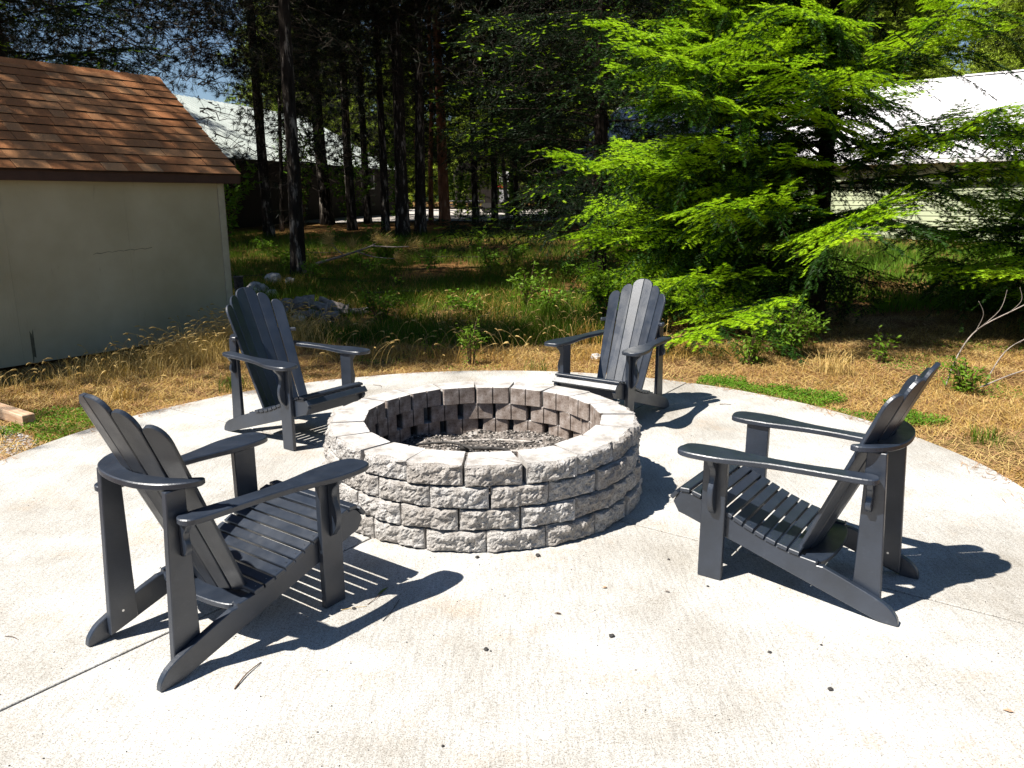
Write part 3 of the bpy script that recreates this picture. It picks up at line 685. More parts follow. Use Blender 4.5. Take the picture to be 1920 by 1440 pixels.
# ------------------------------------------------------------------ the big sunlit fir on the right, branch by branch
fb = {}
for k_, Ln in enumerate((2.7, 2.3, 1.9, 1.5, 1.1)): fb[Ln] = [fir_branch(Ln, 11 + k_ * 7 + j, fresh=.95) for j in range(2)]
fbd = {}
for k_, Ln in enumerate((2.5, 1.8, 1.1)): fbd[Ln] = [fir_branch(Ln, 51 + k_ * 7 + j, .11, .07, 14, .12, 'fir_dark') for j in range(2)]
fir0 = None
def fir(x, y, h, rmax, z_first, nbr, seed, lb, lean=(0, 0), group=None, r0=.12, power=1.0, skip=None, name='fir_tree', fbx=None, inner=0, front=0):
    fbx = fbx or fb
    rg = random.Random(seed); root = empty(name, (x, y, zt(x, y)), label=lb, cat='tree', group=group)
    obj('trunk', trunk_mesh(h, r0, .015, lean, seed, M['bark_fir']), root)
    nw = max(6, int((h - .4 - z_first) / .40)); per = max(3, nbr // nw)
    for i in range(nw * per):
        w_ = i // per; t = w_ / nw; z = z_first + (h - .4 - z_first) * t + rg.uniform(-.07, .07)
        Lw = rmax * (1 - (z / h)) ** power * rg.choice([.55, .8, .95, 1.05, 1.15]) * min(1, .75 + z / 6) + .25
        a = (i % per) * 2 * PI / per + w_ * .9 + rg.uniform(-.3, .3)
        if skip and skip(z, a): continue
        key = min(fbx, key=lambda k: abs(k - Lw)); me = rg.choice(fbx[key]); s = Lw / key
        o = obj('branch', me, root, (lean[0] * z, lean[1] * z, z)); o.rotation_euler = (rg.uniform(-.45, .45), -R(rg.uniform(-12, 14) + 16 * z / h), a); o.scale = (s,) * 3
    for i in range(front):
        z = z_first + (h * .82 - z_first) * (i + .5) / front; a = rg.uniform(R(160), R(252)) if z > 2.1 else rg.uniform(R(160), R(222)); Lw = (rmax * (1 - z / h) ** power * min(1, .75 + z / 6) + .25) * rg.uniform(.6, 1.02)
        key = min(fbx, key=lambda k: abs(k - Lw)); me = rg.choice(fbx[key]); s = Lw / key
        o = obj('branch', me, root, (lean[0] * z, lean[1] * z, z)); o.rotation_euler = (rg.uniform(-.5, .5), -R(rg.uniform(-10, 16) + 16 * z / h), a); o.scale = (s,) * 3
    for i in range(inner):  # inner boughs use the shade-coloured needles to blacken the crown's interior
        z = rg.uniform(z_first, h * .75); Lw = rg.uniform(.9, 1.7) * (1 - z / h * .6); key = 1.8; s = Lw / key
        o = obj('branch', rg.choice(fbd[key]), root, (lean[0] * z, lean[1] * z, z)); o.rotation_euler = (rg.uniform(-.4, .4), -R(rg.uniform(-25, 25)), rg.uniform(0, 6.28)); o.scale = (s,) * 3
    return root
fir(4.05, 10.44, 9.5, 3.3, .62, 190, 3, 'big sunlit fir with bright green drooping branches at the right edge of the patio', (-.008, 0), None, .13, .85, inner=70, front=78, skip=lambda z, a: (z < 1.75 and math.cos(a) > -.15) or (z < 5 and math.sin(a) > .5) or (2.2 < z < 5.0 and math.cos(a) > .3))
fir(8.0, 9.4, 3.6, 3.7, .4, 70, 8, 'young fir standing just outside the frame whose green branches reach in at the right edge', (0, 0), None, .12, .85)
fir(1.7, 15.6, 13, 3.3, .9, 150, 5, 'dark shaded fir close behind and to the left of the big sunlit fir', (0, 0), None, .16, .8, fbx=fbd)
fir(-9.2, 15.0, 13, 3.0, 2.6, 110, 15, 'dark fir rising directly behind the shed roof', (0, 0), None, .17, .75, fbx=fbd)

# ------------------------------------------------------------------ pines
def pine_crown(h, z0, rmax, seed, nb=60, tufts=9, dead=10, nl=.13, npt=16, mats=None, wn_=.006, lr=.018):
    rg = np.random.default_rng(seed); P = []; D = []; S0 = []; S1 = []; SR = []
    for i in range(nb + dead):
        if i < nb: t = (i / nb); z = z0 + (h - z0) * t ** .9; L_ = rmax * (1 - t) ** .6 * rg.uniform(.55, 1.15) + .3
        else: z = rg.uniform(1.8, z0 + 1.5); L_ = rg.uniform(.4, 1.5)
        a = rg.uniform(0, 2 * PI); ca_, sa_ = math.cos(a), math.sin(a); rise = rg.uniform(-.35, .25); sag = rg.uniform(.1, .45)
        n3 = 6; prev = np.array([0, 0, z]); pts = []
        for j in range(1, n3 + 1):
            tt = j / n3; wob = rg.normal(0, .05, 3) * L_; p = np.array([ca_ * L_ * tt, sa_ * L_ * tt, z + rise * L_ * tt - sag * L_ * tt * tt * (1 if i < nb else .5)]) + wob
            S0.append(prev); S1.append(p); SR.append(lr * (1 - tt) + .005); pts.append(p); prev = p
            if i >= nb and rg.random() < .7:
                q_ = p + rg.normal(0, .16, 3); S0.append(p); S1.append(q_); SR.append(.004)
        if i < nb:
            for k in range(int(tufts * (.5 + L_ / rmax))):
                b = pts[rg.integers(1, n3)]; off = rg.normal(0, .20, 3) * np.array([1, 1, .6]) * (.6 + L_ * .3); c_ = b + off
                S0.append(b); S1.append(c_); SR.append(.004)
                dd = unit(rg.normal(size=(npt, 3)) + unit(off) * .9 + np.array([0, 0, .25])); P.append(np.repeat(c_[None], npt, 0) + rg.normal(0, .02, (npt, 3))); D.append(dd)
    P = np.concatenate(P); D = np.concatenate(D); V = needles(P, D, nl, wn_, .3); nF = np.arange(len(V)).reshape(-1, 3)
    S0 = np.array(S0); S1 = np.array(S1); SR = np.array(SR)[:, None]; d_ = unit(S1 - S0); a_ = unit(np.cross(d_, [0.1, .2, 1.0])); b_ = np.cross(d_, a_)
    offs = [a_ * SR, (-.5 * a_ + .866 * b_) * SR, (-.5 * a_ - .866 * b_) * SR]
    sv = np.stack([S0 + offs[0], S0 + offs[1], S0 + offs[2], S1 + offs[0] * .7, S1 + offs[1] * .7, S1 + offs[2] * .7], 1).reshape(-1, 3); o_ = len(V)
    b = np.arange(len(S0))[:, None] * 6 + o_
    sf = np.concatenate([b + np.array([[0, 1, 4]]), b + np.array([[0, 4, 3]]), b + np.array([[1, 2, 5]]), b + np.array([[1, 5, 4]]), b + np.array([[2, 0, 3]]), b + np.array([[2, 3, 5]])])
    return npmesh('crown', np.concatenate([V, sv]), np.concatenate([nF, sf]), mats or [M['pine_needle'], M['dead_twig']], np.concatenate([np.zeros(len(nF), int), np.ones(len(sf), int)]))
crowns = [pine_crown(14, 8.4, 2.6, 21, 90, 11, 20, .15, 20, None, .016), pine_crown(15, 8.8, 2.4, 22, 84, 11, 24, .15, 20, None, .016), pine_crown(13, 5.2, 2.3, 23, 90, 10, 18, .15, 20, None, .016)]
fcrowns = [pine_crown(15, 1.6, 2.6, 31, 150, 18, 8, .24, 14, [M['far_leaf'], M['dead_twig']], .045), pine_crown(17, 2.4, 2.9, 32, 150, 18, 10, .24, 14, [M['far_leaf'], M['dead_twig']], .045), pine_crown(16, 1.0, 3.0, 33, 160, 18, 8, .24, 14, [M['far_leaf'], M['dead_twig']], .045)]
lowc = pine_crown(13, 2.3, 2.1, 41, 110, 15, 16, .15, 20, None, .016)
sparse = [pine_crown(14, 4.5, 2.4, 43, 46, 9, 20, .15, 18, None, .014), pine_crown(14, 5.0, 2.2, 44, 40, 9, 20, .15, 18, None, .014)]
def pine(x, y, dia, lean, lb, i, mat='bark', h=14, group=None, far=False, sc_=1, name='pine_tree'):
    root = empty(name, (x, y, zt(x, y)), label=lb, cat='tree', group=group)
    obj('trunk', trunk_mesh(h, dia / 2, dia / 2 * .35, lean, i * 1.7, M[mat], 12 if not far else 8, 24 if not far else 10), root)
    me = (fcrowns if far else crowns)[i % 3]
    o = obj('crown', me, root); o.rotation_euler = (-math.atan(lean[1]), math.atan(lean[0]), i * 1.31); s = h / 14.5 * sc_; o.scale = (s, s, h / 14.5)
    return root
front = [ # x, y, dia, lean x per m, bark, label
 (-4.32, 15.98, .29, .010, 'bark', 'nearest pine trunk in the clearing, rising out of the undergrowth behind the far left chair'),
 (-7.69, 25.27, .34, -.012, 'bark', 'straight pine whose sunlit foot stands just right of the shed corner'),
 (-9.04, 25.0, .32, -.028, 'bark', 'pine trunk emerging directly above the right end of the shed roof'),
 (-8.02, 27.82, .15, .05, 'bark', 'very thin pine between the two trunks nearest to the shed'),
 (-5.68, 28.48, .34, -.008, 'bark', 'pine with pale flaking sunlit bark left of the house window'),
 (-7.21, 31.4, .50, -.04, 'bark', 'thick dark pine in front of the middle of the green metal roof'),
 (-5.75, 32.02, .30, -.01, 'bark', 'pine just left of the white framed window of the dark house'),
 (-4.22, 26.8, .28, -.005, 'bark', 'straight pine directly in front of the right end of the green roof'),
 (-3.48, 25.56, .44, -.006, 'bark', 'thick black pine trunk, left one of the close pair in the centre'),
 (-3.02, 26.4, .38, .02, 'bark', 'thick black pine trunk, right one of the close pair in the centre'),
 (-3.15, 31.26, .2, .02, 'bark_red', 'slim pine with reddish sunlit upper bark right of the close pair'),
 (-3.6, 32.31, .2, .02, 'bark', 'slim dark pine squeezed close behind the central pair'),
 (-2.51, 30.28, .42, -.025, 'bark_red', 'leaning pine with a reddish patch on its lower bark'),
 (-1.4, 31.2, .26, -.02, 'bark', 'pine standing at the right end of the far picnic table'),
 (-.67, 32.21, .28, -.012, 'bark', 'straight pine with grey sunlit bark left of the leaning white one'),
 (-.14, 33.8, .18, -.09, 'deadwood', 'slender pale pine leaning left near the far red and white trailer'),
 (.23, 32.17, .22, -.035, 'bark', 'slim dark pine right of the pale leaning one'),
 (.05, 33.9, .17, -.02, 'bark', 'thin straight pine crossing the pale leaning one'),
 (.78, 32.91, .2, -.015, 'bark', 'thin dark pine left of the orange plywood box'),
 (-8.3, 17.6, .50, .012, 'bark', 'thickest pine trunk, rising right behind the shed ridge'),
 (-11.6, 21.5, .26, .0, 'bark', 'slim pine above the left part of the shed roof'),
 (-10.4, 24.5, .20, -.02, 'bark', 'slim pine between the thick trunk and the roof end of the shed'),
 (-14.2, 22.5, .40, .0, 'bark', 'dark pine at the extreme left above the shed roof'),
 (-7.0, 18.6, .16, -.03, 'bark', 'thin curved pine just right of the thickest trunk behind the shed'),
 (1.9, 28.2, .3, 0, 'bark', 'dark pine at the left flank of the shaded fir'),
]
extra_ = [(-6.3, 24.0), (-5.0, 30.5), (-2.2, 34.5), (-1.9, 27.5), (-.9, 29.0), (.6, 28.8), (1.4, 31.0), (-4.7, 34.2), (-7.9, 33.0), (1.0, 24.5), (-6.6, 36.5), (2.6, 26.0), (3.2, 30.0), (-9.6, 29.5), (4.5, 28.0), (6.0, 31.0), (-12.8, 20.2), (-13.2, 26.5), (-15.6, 25), (-9.9, 20.4), (-17, 29), (-5.2, 25.4), (-4.0, 29.2), (-2.9, 33.4), (-1.0, 25.6), (.1, 30.4), (-6.7, 27.2), (-8.4, 29.6)]
for i, (x, y, dia, ln, mt, lb) in enumerate(front):
    t_ = pine(x, y, dia, (ln, random.uniform(-.01, .01)), lb, i, mt, random.uniform(13, 15.5))
    if (x / y < -.30 and x < -8.2) or i == 23: t_.children[1].data = sparse[i % 2]
    elif i in (11, 17, 18, 24): t_.children[1].data = lowc
for i, (x, y) in enumerate(extra_):
    t_ = pine(x, y, random.uniform(.14, .26), (random.uniform(-.03, .03), 0), 'dark slim pine filling the gaps between the larger trunks of the grove', i + 2, 'bark', random.uniform(11, 14), 'slim pines inside the grove')
    t_.children[1].data = (sparse[i % 2] if x < -9 else lowc if i % 5 == 0 else crowns[i % 3])
# trees left of the frame that shade the yard
for i, (x, y, dia, h, lb) in enumerate([(-9.6, 6.8, .62, 13.5, 'pine beside the shed whose trunk shadow crosses the shingle roof'), (-12.4, 9.2, .38, 19, 'tall unseen pine beyond the left edge, kept tall to shade the clearing'), (-7.9, 12.6, .36, 17, 'tall pine growing close behind the shed')]):  # the pine beyond the edge is unseen, made tall to shade the clearing
    t_ = pine(x, y, dia, (0, 0), lb, i + 3, 'bark', h, None, False, 1.1)
    if i == 0: t_.children[1].data = pine_crown(14, 4.4, 3.2, 77, 11, 5, 20, .12, 10, None, .010, .06)
# unseen trees added outside the frame on the left: their canopy shades the clearing
off_ = [(-14.5, 12.6), (-16.5, 16.0), (-13.6, 20.5), (-17.5, 20.5), (-15.2, 8.2), (-19, 12), (-12.0, 11.6), (-20, 24), (-10.2, 10.6)]
for i, (x, y) in enumerate(off_): pine(x, y, .34, (0, 0), 'tall unseen pine added outside the left edge, shading the clearing', i + 8, 'bark', 14 + i % 3 + (5 if i > 10 else 0), 'pines outside the left edge', False, 1.25)
high = pine_crown(14.5, 12.2, 1.1, 61, 90, 17, 0, .15, 20, None, .016)  # crown of an added unseen pine, small and high to shade only the clearing
for i, (x, y, lb) in enumerate([(-9.2, 5.2, 'unseen very tall thin pine added outside the left edge to shade the clearing')]):
    t_ = pine(x, y, .22, (0, 0), lb, i + 20, 'bark', 20, None, False, .72); t_.children[1].data = high
# forest behind
rb = random.Random(5); k = 0
for tries in range(4000):
    if k >= 130: break
    y = rb.uniform(33, 95); x = rb.uniform(-.78, .75) * y
    pxx = 960 + x / y * 1470
    if 20 < x + 8 and False: continue
    if -13 < x < -3 and y < 52: continue             # the dark house
    if 1 < x < 22 and y < 46: continue                # the white roofed house
    if y < 62 and -26 < x < 12 and rb.random() < .93: continue   # sunlit road stays open
    if pxx < 520: continue     # sky shows through on the left
    if 1690 < pxx < 1850 and y > 30: continue
    pine(x, y, rb.uniform(.22, .42), (rb.uniform(-.02, .02), 0), 'distant tree in the forest mass beyond the houses and the gravel road', k, rb.choice(['bark', 'bark', 'bark_red']), rb.uniform(14, 20), 'trees of the far forest', True, rb.uniform(.9, 1.3), 'forest_tree')
    k += 1
for i, (x, y, h) in enumerate([(19.5, 31.5, 9.5), (22.5, 33, 10.5), (25, 31, 12)]):
    pine(x, y, .35, (0, 0), ['bright green tree just above the vent pipe beyond the white roof', 'taller bright green tree at the upper right corner behind the white roof', 'tree half outside the frame at the upper right corner'][i], 60 + i, 'bark', h, None, True, 1.5, 'forest_tree')
for i, (x, y, h) in enumerate([(20, 40, 6.6), (18, 41, 6.8), (22.5, 44, 7.2), (16, 42, 7)]):
    pine(x, y, .3, (0, 0), 'low dark tree peeping over the ridge of the white roof', 70 + i, 'bark', h, 'low trees behind the white roof', True, 2.1, 'forest_tree')

# wooded hill far behind
def hillz(x, y): 
    r = math.hypot((x - 70) / 150, (y - 330) / 90); return -1 + 42 * math.exp(-r * r * 1.4) + 3 * noise.noise(Vector((x * .03, y * .03, 0))) + 1.5 * noise.noise(Vector((x * .15, y * .15, 0)))
q = NM('wooded_hill', .95, .05); q.color(q.ramp(q.noise(.35, 6, .8, 'World'), [(.35, (.015, .03, .015)), (.65, (.06, .09, .03))])); q.bump(q.noise(.5, 5, .8, 'World'), 2, 1); M['hill'] = q.m
obj('hill', grid('hill', np.linspace(-140, 330, 110), np.linspace(180, 470, 60), hillz, M['hill']), kind='structure')

# ------------------------------------------------------------------ far yard: picnic table, plywood box, trailer
pt = empty('picnic_table', (-2.35, 38.2, zt(-2.3, 38.2)), R(4), label='low picnic table with a sunlit top in the distance between the trunks', cat='picnic table')
for i in range(4): part('table_board', box(-1.0, 1.0, -.36 + i * .19, -.36 + i * .19 + .17, .70, .745, .004), pt, M['white_paint'])
for s in (-1, 1):
    part('bench', box(-1.0, 1.0, s * .75 - .14, s * .75 + .14, .42, .46, .004), pt, M['deadwood'])
    part('leg_frame', join([box(s * .7 - .04, s * .7 + .04, -.75, .75, .34, .42, .004), plate([(-.62, 0), (-.52, 0), (-.16, .7), (-.26, .7)], .08, lambda u, v, w: (s * .7 + .045 + w, u, v)), plate([(.62, 0), (.52, 0), (.16, .7), (.26, .7)], .08, lambda u, v, w: (s * .7 + .045 + w, u, v))]), pt, M['deadwood'])
pb = empty('plywood_box', (2.0, 36.4, zt(2, 36.4)), R(10), label='tall orange plywood box with a white corner post beyond the fir', cat='box')
part('side_panel', box(-.32, .34, -.3, -.27, .0, 1.5, .004), pb, M['ply']); part('side_panel', box(.31, .34, -.268, .3, 0, 1.5, .004), pb, M['ply'])
part('side_panel', box(-.32, -.29, -.268, .3, 0, 1.5, .004), pb, M['ply']); part('side_panel', box(-.288, .308, .27, .3, 0, 1.5, .004), pb, M['ply'])
part('top_panel', box(-.36, .38, -.34, .34, 1.502, 1.54, .004), pb, M['ply']); part('corner_post', box(-.38, -.322, -.33, -.27, 0, 1.49, .004), pb, M['white_paint'])
tr = empty('trailer', (-.9, 45.5, zt(0, 45)), R(6), label='dark parked trailer with a white panel and red stripe far off between slim pines', cat='trailer')
part('body', plate(rc([(-2.2, .55), (2.2, .55), (2.3, 2.3), (1.8, 2.75), (-2.0, 2.75), (-2.3, 2.2)], .12), 2.0, lambda u, v, w: (u, w, v), .03), tr, M['brown_wall'])
part('panel', box(-.1, .75, -.02, -.004, 1.75, 2.3, .004), tr, M['white_paint']); part('stripe', box(.1, .55, -.012, -.002, 1.42, 1.56, .002), tr, M['red_paint']); part('door', box(.2, .75, -.025, -.005, .62, 1.33, .004), tr, M['galv'])
for x in (-.5, .35):
    V, F = tube([(x, .0, .33), (x, .2, .33)], [.33, .33], 18); part('wheel', (V, F), tr, M['char'])
part('hitch', box(-3.2, -2.3, .95, 1.05, .45, .55, .004), tr, M['char'])

# ------------------------------------------------------------------ undergrowth
def shed_side(x, y):   # signed distance in front of the shed wall (positive = yard side)
    return (x - A.x) * nn.x + (y - A.y) * nn.y
def inside_shed(x, y):
    rx = (x - A.x) * wd.x + (y - A.y) * wd.y; ry = -shed_side(x, y); return -LW < rx < .02 and -.02 < ry < DW
def on_patio(x, y, m_=.0):
    return math.hypot(x - PC[0], y - PC[1]) < 3.14 + m_
def blades(name, n_, region, hfun, wfun, mat, lean=.35, segs=3, zoff=0, **k):
    """curved grass blades: region() -> x, y"""
    xy = np.array([region() for _ in range(n_)]); z = np.array([zground(a, b) for a, b in xy]) - .01 + zoff
    h = np.array([hfun(a, b) for a, b in xy]); w = np.array([wfun() for _ in range(n_)])
    az = RNG.uniform(0, 2 * PI, n_); ln = RNG.normal(lean, lean * .5, n_) * h; fa = RNG.uniform(0, PI, n_)
    dx, dy = np.cos(az), np.sin(az); sx, sy = np.cos(fa), np.sin(fa)
    rows_ = []
    for s in range(segs):
        t = s / segs; hh = h * (t - .25 * t * t * np.abs(ln / h)); off = ln * t * t; ww = w * (1 - .6 * t)
        for sg in (-1, 1): rows_.append(np.stack([xy[:, 0] + dx * off + sx * ww / 2 * sg, xy[:, 1] + dy * off + sy * ww / 2 * sg, z + hh], 1))
    rows_.append(np.stack([xy[:, 0] + dx * ln, xy[:, 1] + dy * ln, z + h * (1 - .25 * np.minimum(np.abs(ln / h), 2.5))], 1))
    V = np.stack(rows_, 1); m_ = segs * 2 + 1; V = V.reshape(-1, 3); b = np.arange(n_)[:, None] * m_; F = []
    for s in range(segs - 1): F += [b + np.array([[2 * s, 2 * s + 1, 2 * s + 3]]), b + np.array([[2 * s, 2 * s + 3, 2 * s + 2]])]
    F.append(b + np.array([[2 * segs - 2, 2 * segs - 1, 2 * segs]]))
    return obj(name, npmesh(name, V, np.concatenate(F), mat), kind='stuff', **k)
def nz(x, y, s, o=0): return noise.noise(Vector((x * s, y * s, o)))
def region(xf, yf, cond):
    def f():
        while True:
            y = yf(); x = xf(y)
            if on_patio(x, y) or inside_shed(x, y): continue
            if cond(x, y): return x, y
    return f
U = random.uniform
# short dry turf round the patio
blades('dry_turf', 60000, region(lambda y: U(-.72, .75) * y, lambda: 3 + 9.5 * random.random(), lambda x, y: nz(x, y, .9, 2) > -.25 and random.random() < max(.08, 1.6 - y * .12)), lambda x, y: U(.02, .09), lambda: U(.003, .006), M['grass_dry'], .8, 2, label='short dry golden grass covering the ground round the patio', cat='grass')
# golden tall grass along the shed wall
def tallr():
    while True:
        t = U(-.3, 4.2); s = .62 + abs(random.gauss(0, .42)); x = A.x - wd.x * t + nn.x * s; y = A.y - wd.y * t + nn.y * s
        if s < 1.9 and not on_patio(x, y, .1) and random.random() < max(.12, 1.15 - t * .38): return x, y
blades('tall_dry_grass', 6000, tallr, lambda x, y: U(.12, .46) * min(1, max(.35, (y - 5.6) / 3.0)), lambda: U(.003, .006), M['grass_bleach'], .55, 4, label='tall golden dry grass growing along the foot of the shed wall', cat='grass')
# seed heads
def seedheads(name, n_, reg, hf, mat, **k):
    V = []; F = []; o_ = 0
    for i in range(n_):
        x, y = reg(); z = zground(x, y); h = hf(x, y); a = U(0, 6.28); L_ = h * U(.25, .7); dx, dy = math.cos(a), math.sin(a)
        P_ = [(x + dx * L_ * t * t, y + dy * L_ * t * t, z + h * (t - .22 * t ** 3)) for t in (0, .3, .6, .85, 1)]
        T = (Vector(P_[-1]) - Vector(P_[-2])).normalized(); e = Vector(P_[-1])
        P2 = P_ + [tuple(e + T * .02 + Vector((0, 0, -.004))), tuple(e + T * .05 + Vector((0, 0, -.016))), tuple(e + T * .07 + Vector((0, 0, -.032)))]
        v, f = tube(P2, [.0022, .002, .0018, .0016, .002, .008, .007, .001], 4, False); V += v; F += [[j + o_ for j in q_] for q_ in f]; o_ = len(V)
    return obj(name, npmesh(name, np.array([tuple(v) for v in V]), np.array(F), mat), kind='stuff', **k)
seedheads('grass_seed_heads', 420, tallr, lambda x, y: U(.3, .62) * min(1, max(.4, (y - 5.6) / 3.0)), M['grass_bleach'], label='pale nodding seed heads above the dry grass at the shed', cat='grass')
seedheads('weed_stalks', 260, region(lambda y: U(-.25, .2) * y, lambda: U(7.6, 12), lambda x, y: True), lambda x, y: U(.15, .4), M['grass_bleach'], label='thin pale weed stalks beyond the patio edge', cat='weeds')
# green undergrowth beyond
gcond = lambda x, y: nz(x, y, .35, 7) + .3 * nz(x, y, 1.3, 1) > -.12 - .25 * min(1, max(0, (y - 11) / 6))
blades('green_grass', 72000, region(lambda y: U(-.36, .28) * y, lambda: 8.9 + 17.6 * random.random() ** 1.15, gcond), lambda x, y: U(.08, .32) * (.8 + .5 * max(0, nz(x, y, .7, 3))), lambda: U(.006, .012), M['grass_green'], .45, 3, label='green grass and undergrowth in the clearing under the pines', cat='grass')
blades('brown_grass', 12000, region(lambda y: U(-.36, .3) * y, lambda: 8 + 8 * random.random(), lambda x, y: nz(x, y, .9, 17) > .1), lambda x, y: U(.06, .25), lambda: U(.004, .008), M['grass_dry'], .8, 3, label='brown bent grass in the half shade beyond the patio', cat='grass')
blades('lush_grass', 26000, region(lambda y: U(.18, .70) * y, lambda: U(11.4, 22), lambda x, y: nz(x, y, .8, 9) > -.15), lambda x, y: U(.12, .62) * (.7 + nz(x, y, 1.7, 5)), lambda: U(.008, .014), M['clover'], .4, 3, label='lush bright grass behind the trunk of the big fir', cat='grass')
# loose fallen needles on the ground
def litter(name, n_, reg, ln, w, mat, zf, **k):
    xy = np.array([reg() for _ in range(n_)]); z = np.array([zf(a, b) for a, b in xy]); az = RNG.uniform(0, PI, n_); l = RNG.uniform(ln[0], ln[1], n_); d_ = np.stack([np.cos(az), np.sin(az), RNG.uniform(-.1, .35, n_)], 1); s_ = np.stack([-np.sin(az), np.cos(az), np.zeros(n_)], 1) * w / 2
    c_ = np.stack([xy[:, 0], xy[:, 1], z], 1); e = d_ * l[:, None] / 2
    V = np.stack([c_ - e - s_, c_ + e - s_, c_ + e + s_, c_ - e + s_], 1).reshape(-1, 3); return obj(name, npmesh(name, V, np.arange(len(V)).reshape(-1, 4), mat), kind='stuff', **k)
litter('needle_litter', 60000, region(lambda y: U(-.74, .75) * y, lambda: 3 + 9 * random.random(), lambda x, y: True), (.05, .14), .0035, M['needle_litter'], lambda a, b: zground(a, b) + U(0, .015), label='carpet of brown fallen pine needles on the ground', cat='pine needles')
litter('straw_litter', 22000, region(lambda y: U(-.74, .75) * y, lambda: 3 + 8 * random.random(), lambda x, y: True), (.06, .18), .004, M['grass_bleach'], lambda a, b: zground(a, b) + U(0, .03), label='pale straw strewn over the ground round the patio', cat='straw')
# small leaved ground cover
def leafpatch(name, n_, reg, size, hmax, mat, **k):
    xy = np.array([reg() for _ in range(n_)]); z = np.array([zground(a, b) for a, b in xy]) + RNG.uniform(.0, hmax, n_)
    n3 = unit(RNG.normal(size=(n_, 3)) * .6 + np.array([0, 0, 1])); a_ = unit(np.cross(n3, RNG.normal(size=(n_, 3)))); b_ = np.cross(n3, a_); s_ = RNG.uniform(size * .6, size * 1.3, n_)[:, None]
    c_ = np.stack([xy[:, 0], xy[:, 1], z], 1); V = np.stack([c_ - a_ * s_, c_ + b_ * s_ * .55, c_ + a_ * s_, c_ - b_ * s_ * .55], 1).reshape(-1, 3)
    return obj(name, npmesh(name, V, np.arange(len(V)).reshape(-1, 4), mat), kind='stuff', **k)
def ell(cx, cy, rx, ry, a=0):
    def f():
        while True:
            r = math.sqrt(random.random()); t = U(0, 6.28); u, v = rx * r * math.cos(t), ry * r * math.sin(t); x = cx + u * math.cos(a) - v * math.sin(a); y = cy + u * math.sin(a) + v * math.cos(a)
            if not on_patio(x, y, .02) and nz(x, y, 2.2, 4) > -.2 + .3 * r * r: return x, y
    return f
leafpatch('clover_patch', 11000, ell(2.45, 6.45, 1.15, .42, -.72), .011, .07, M['clover'], label='bright green clover along the patio edge behind the right chair', cat='ground cover')
leafpatch('ground_ivy', 5000, ell(-3.45, 5.75, .55, .5), .010, .05, M['clover'], label='low green weeds at the patio edge beside the gravel on the left', cat='ground cover')
leafpatch('low_weeds', 6000, region(lambda y: U(-.3, .72) * y, lambda: U(5.5, 11), lambda x, y: nz(x, y, 1.1, 33) > .25), .011, .06, M['clover'], label='scattered low green weeds in the dry grass', cat='weeds')
# gravel at the left
def grav():
    while True:
        x, y = U(-5.6, -3.35), U(4.4, 6.1)
        if not on_patio(x, y, .12) and (y - 5.72) + (x + 3.9) * .70 < .03 and nz(x, y, 2, 8) > -.6 - (x + 4) * .5: return x, y, zground(x, y) + .004
scatter_stuff('gravel', (.006, .016), 5200, grav, M['stone'], label='grey gravel between the timber edging and the patio at the left edge', cat='gravel', kind='stuff')
V, F = box(-1.6, 0, -.045, .045, 0, .09, .006)
part('timber_edging', (V, F), None, M['timber'], loc=(-3.66, 5.72, -.035), rot=(0, 0, R(-35)), label='weathered timber edging board running out of the left edge beside the gravel', cat='board')
# tufts of green grass near the patio
def tuft(x, y, n_, h, lb, mat='grass_green', sp=.07, w=.006):
    pts = [(random.gauss(0, sp), random.gauss(0, sp)) for _ in range(n_)]; V = []; F = []
    for px_, py_ in pts:
        a = U(0, 6.28); hh = h * U(.5, 1.1); l = hh * U(.2, .8); o_ = len(V); sx, sy = math.cos(a + 1.57) * w / 2, math.sin(a + 1.57) * w / 2
        for t in (0, .45, .8): V += [(px_ + math.cos(a) * l * t * t - sx * (1 - t * .5), py_ + math.sin(a) * l * t * t - sy * (1 - t * .5), hh * (t - .2 * t * t)), (px_ + math.cos(a) * l * t * t + sx * (1 - t * .5), py_ + math.sin(a) * l * t * t + sy * (1 - t * .5), hh * (t - .2 * t * t))]
        V.append((px_ + math.cos(a) * l, py_ + math.sin(a) * l, hh * .8)); F += [[o_, o_ + 1, o_ + 3, o_ + 2], [o_ + 2, o_ + 3, o_ + 5, o_ + 4], [o_ + 4, o_ + 5, o_ + 6]]
    obj('grass_tuft', mesh('grass_tuft', V, F, M[mat]), None, (x, y, zground(x, y) - .01), label=lb, cat='grass')
tuft(-2.5, 6.85, 60, .24, 'green tuft of grass beside the near arm of the far left chair')
tuft(3.35, 5.3, 90, .16, 'green grass tuft near the patio edge behind the right chair, the nearer one')
tuft(3.75, 5.15, 80, .14, 'green grass tuft just right of its twin near the right edge of the patio')
tuft(4.15, 4.95, 60, .18, 'yellowish grass tuft near the right border of the picture', 'grass_bleach')
tuft(3.1, 7.4, 90, .30, 'arching dry grass clump under the fir to the left of the right chair back', 'grass_bleach', .1)
tuft(-3.35, 6.5, 70, .2, 'yellow grass tuft behind the back of the near left chair', 'grass_dry')
tuft(.9, 9.2, 120, .38, 'brown grass clump left of the leafy bush behind the far chair', 'grass_dry', .12)
tuft(-1.9, 9.6, 120, .34, 'dark arching grass clump in front of the rotten log heap', 'grass_dry', .16)
tuft(.25, 7.6, 40, .2, 'small green grass tuft at the far patio edge behind the fire pit')

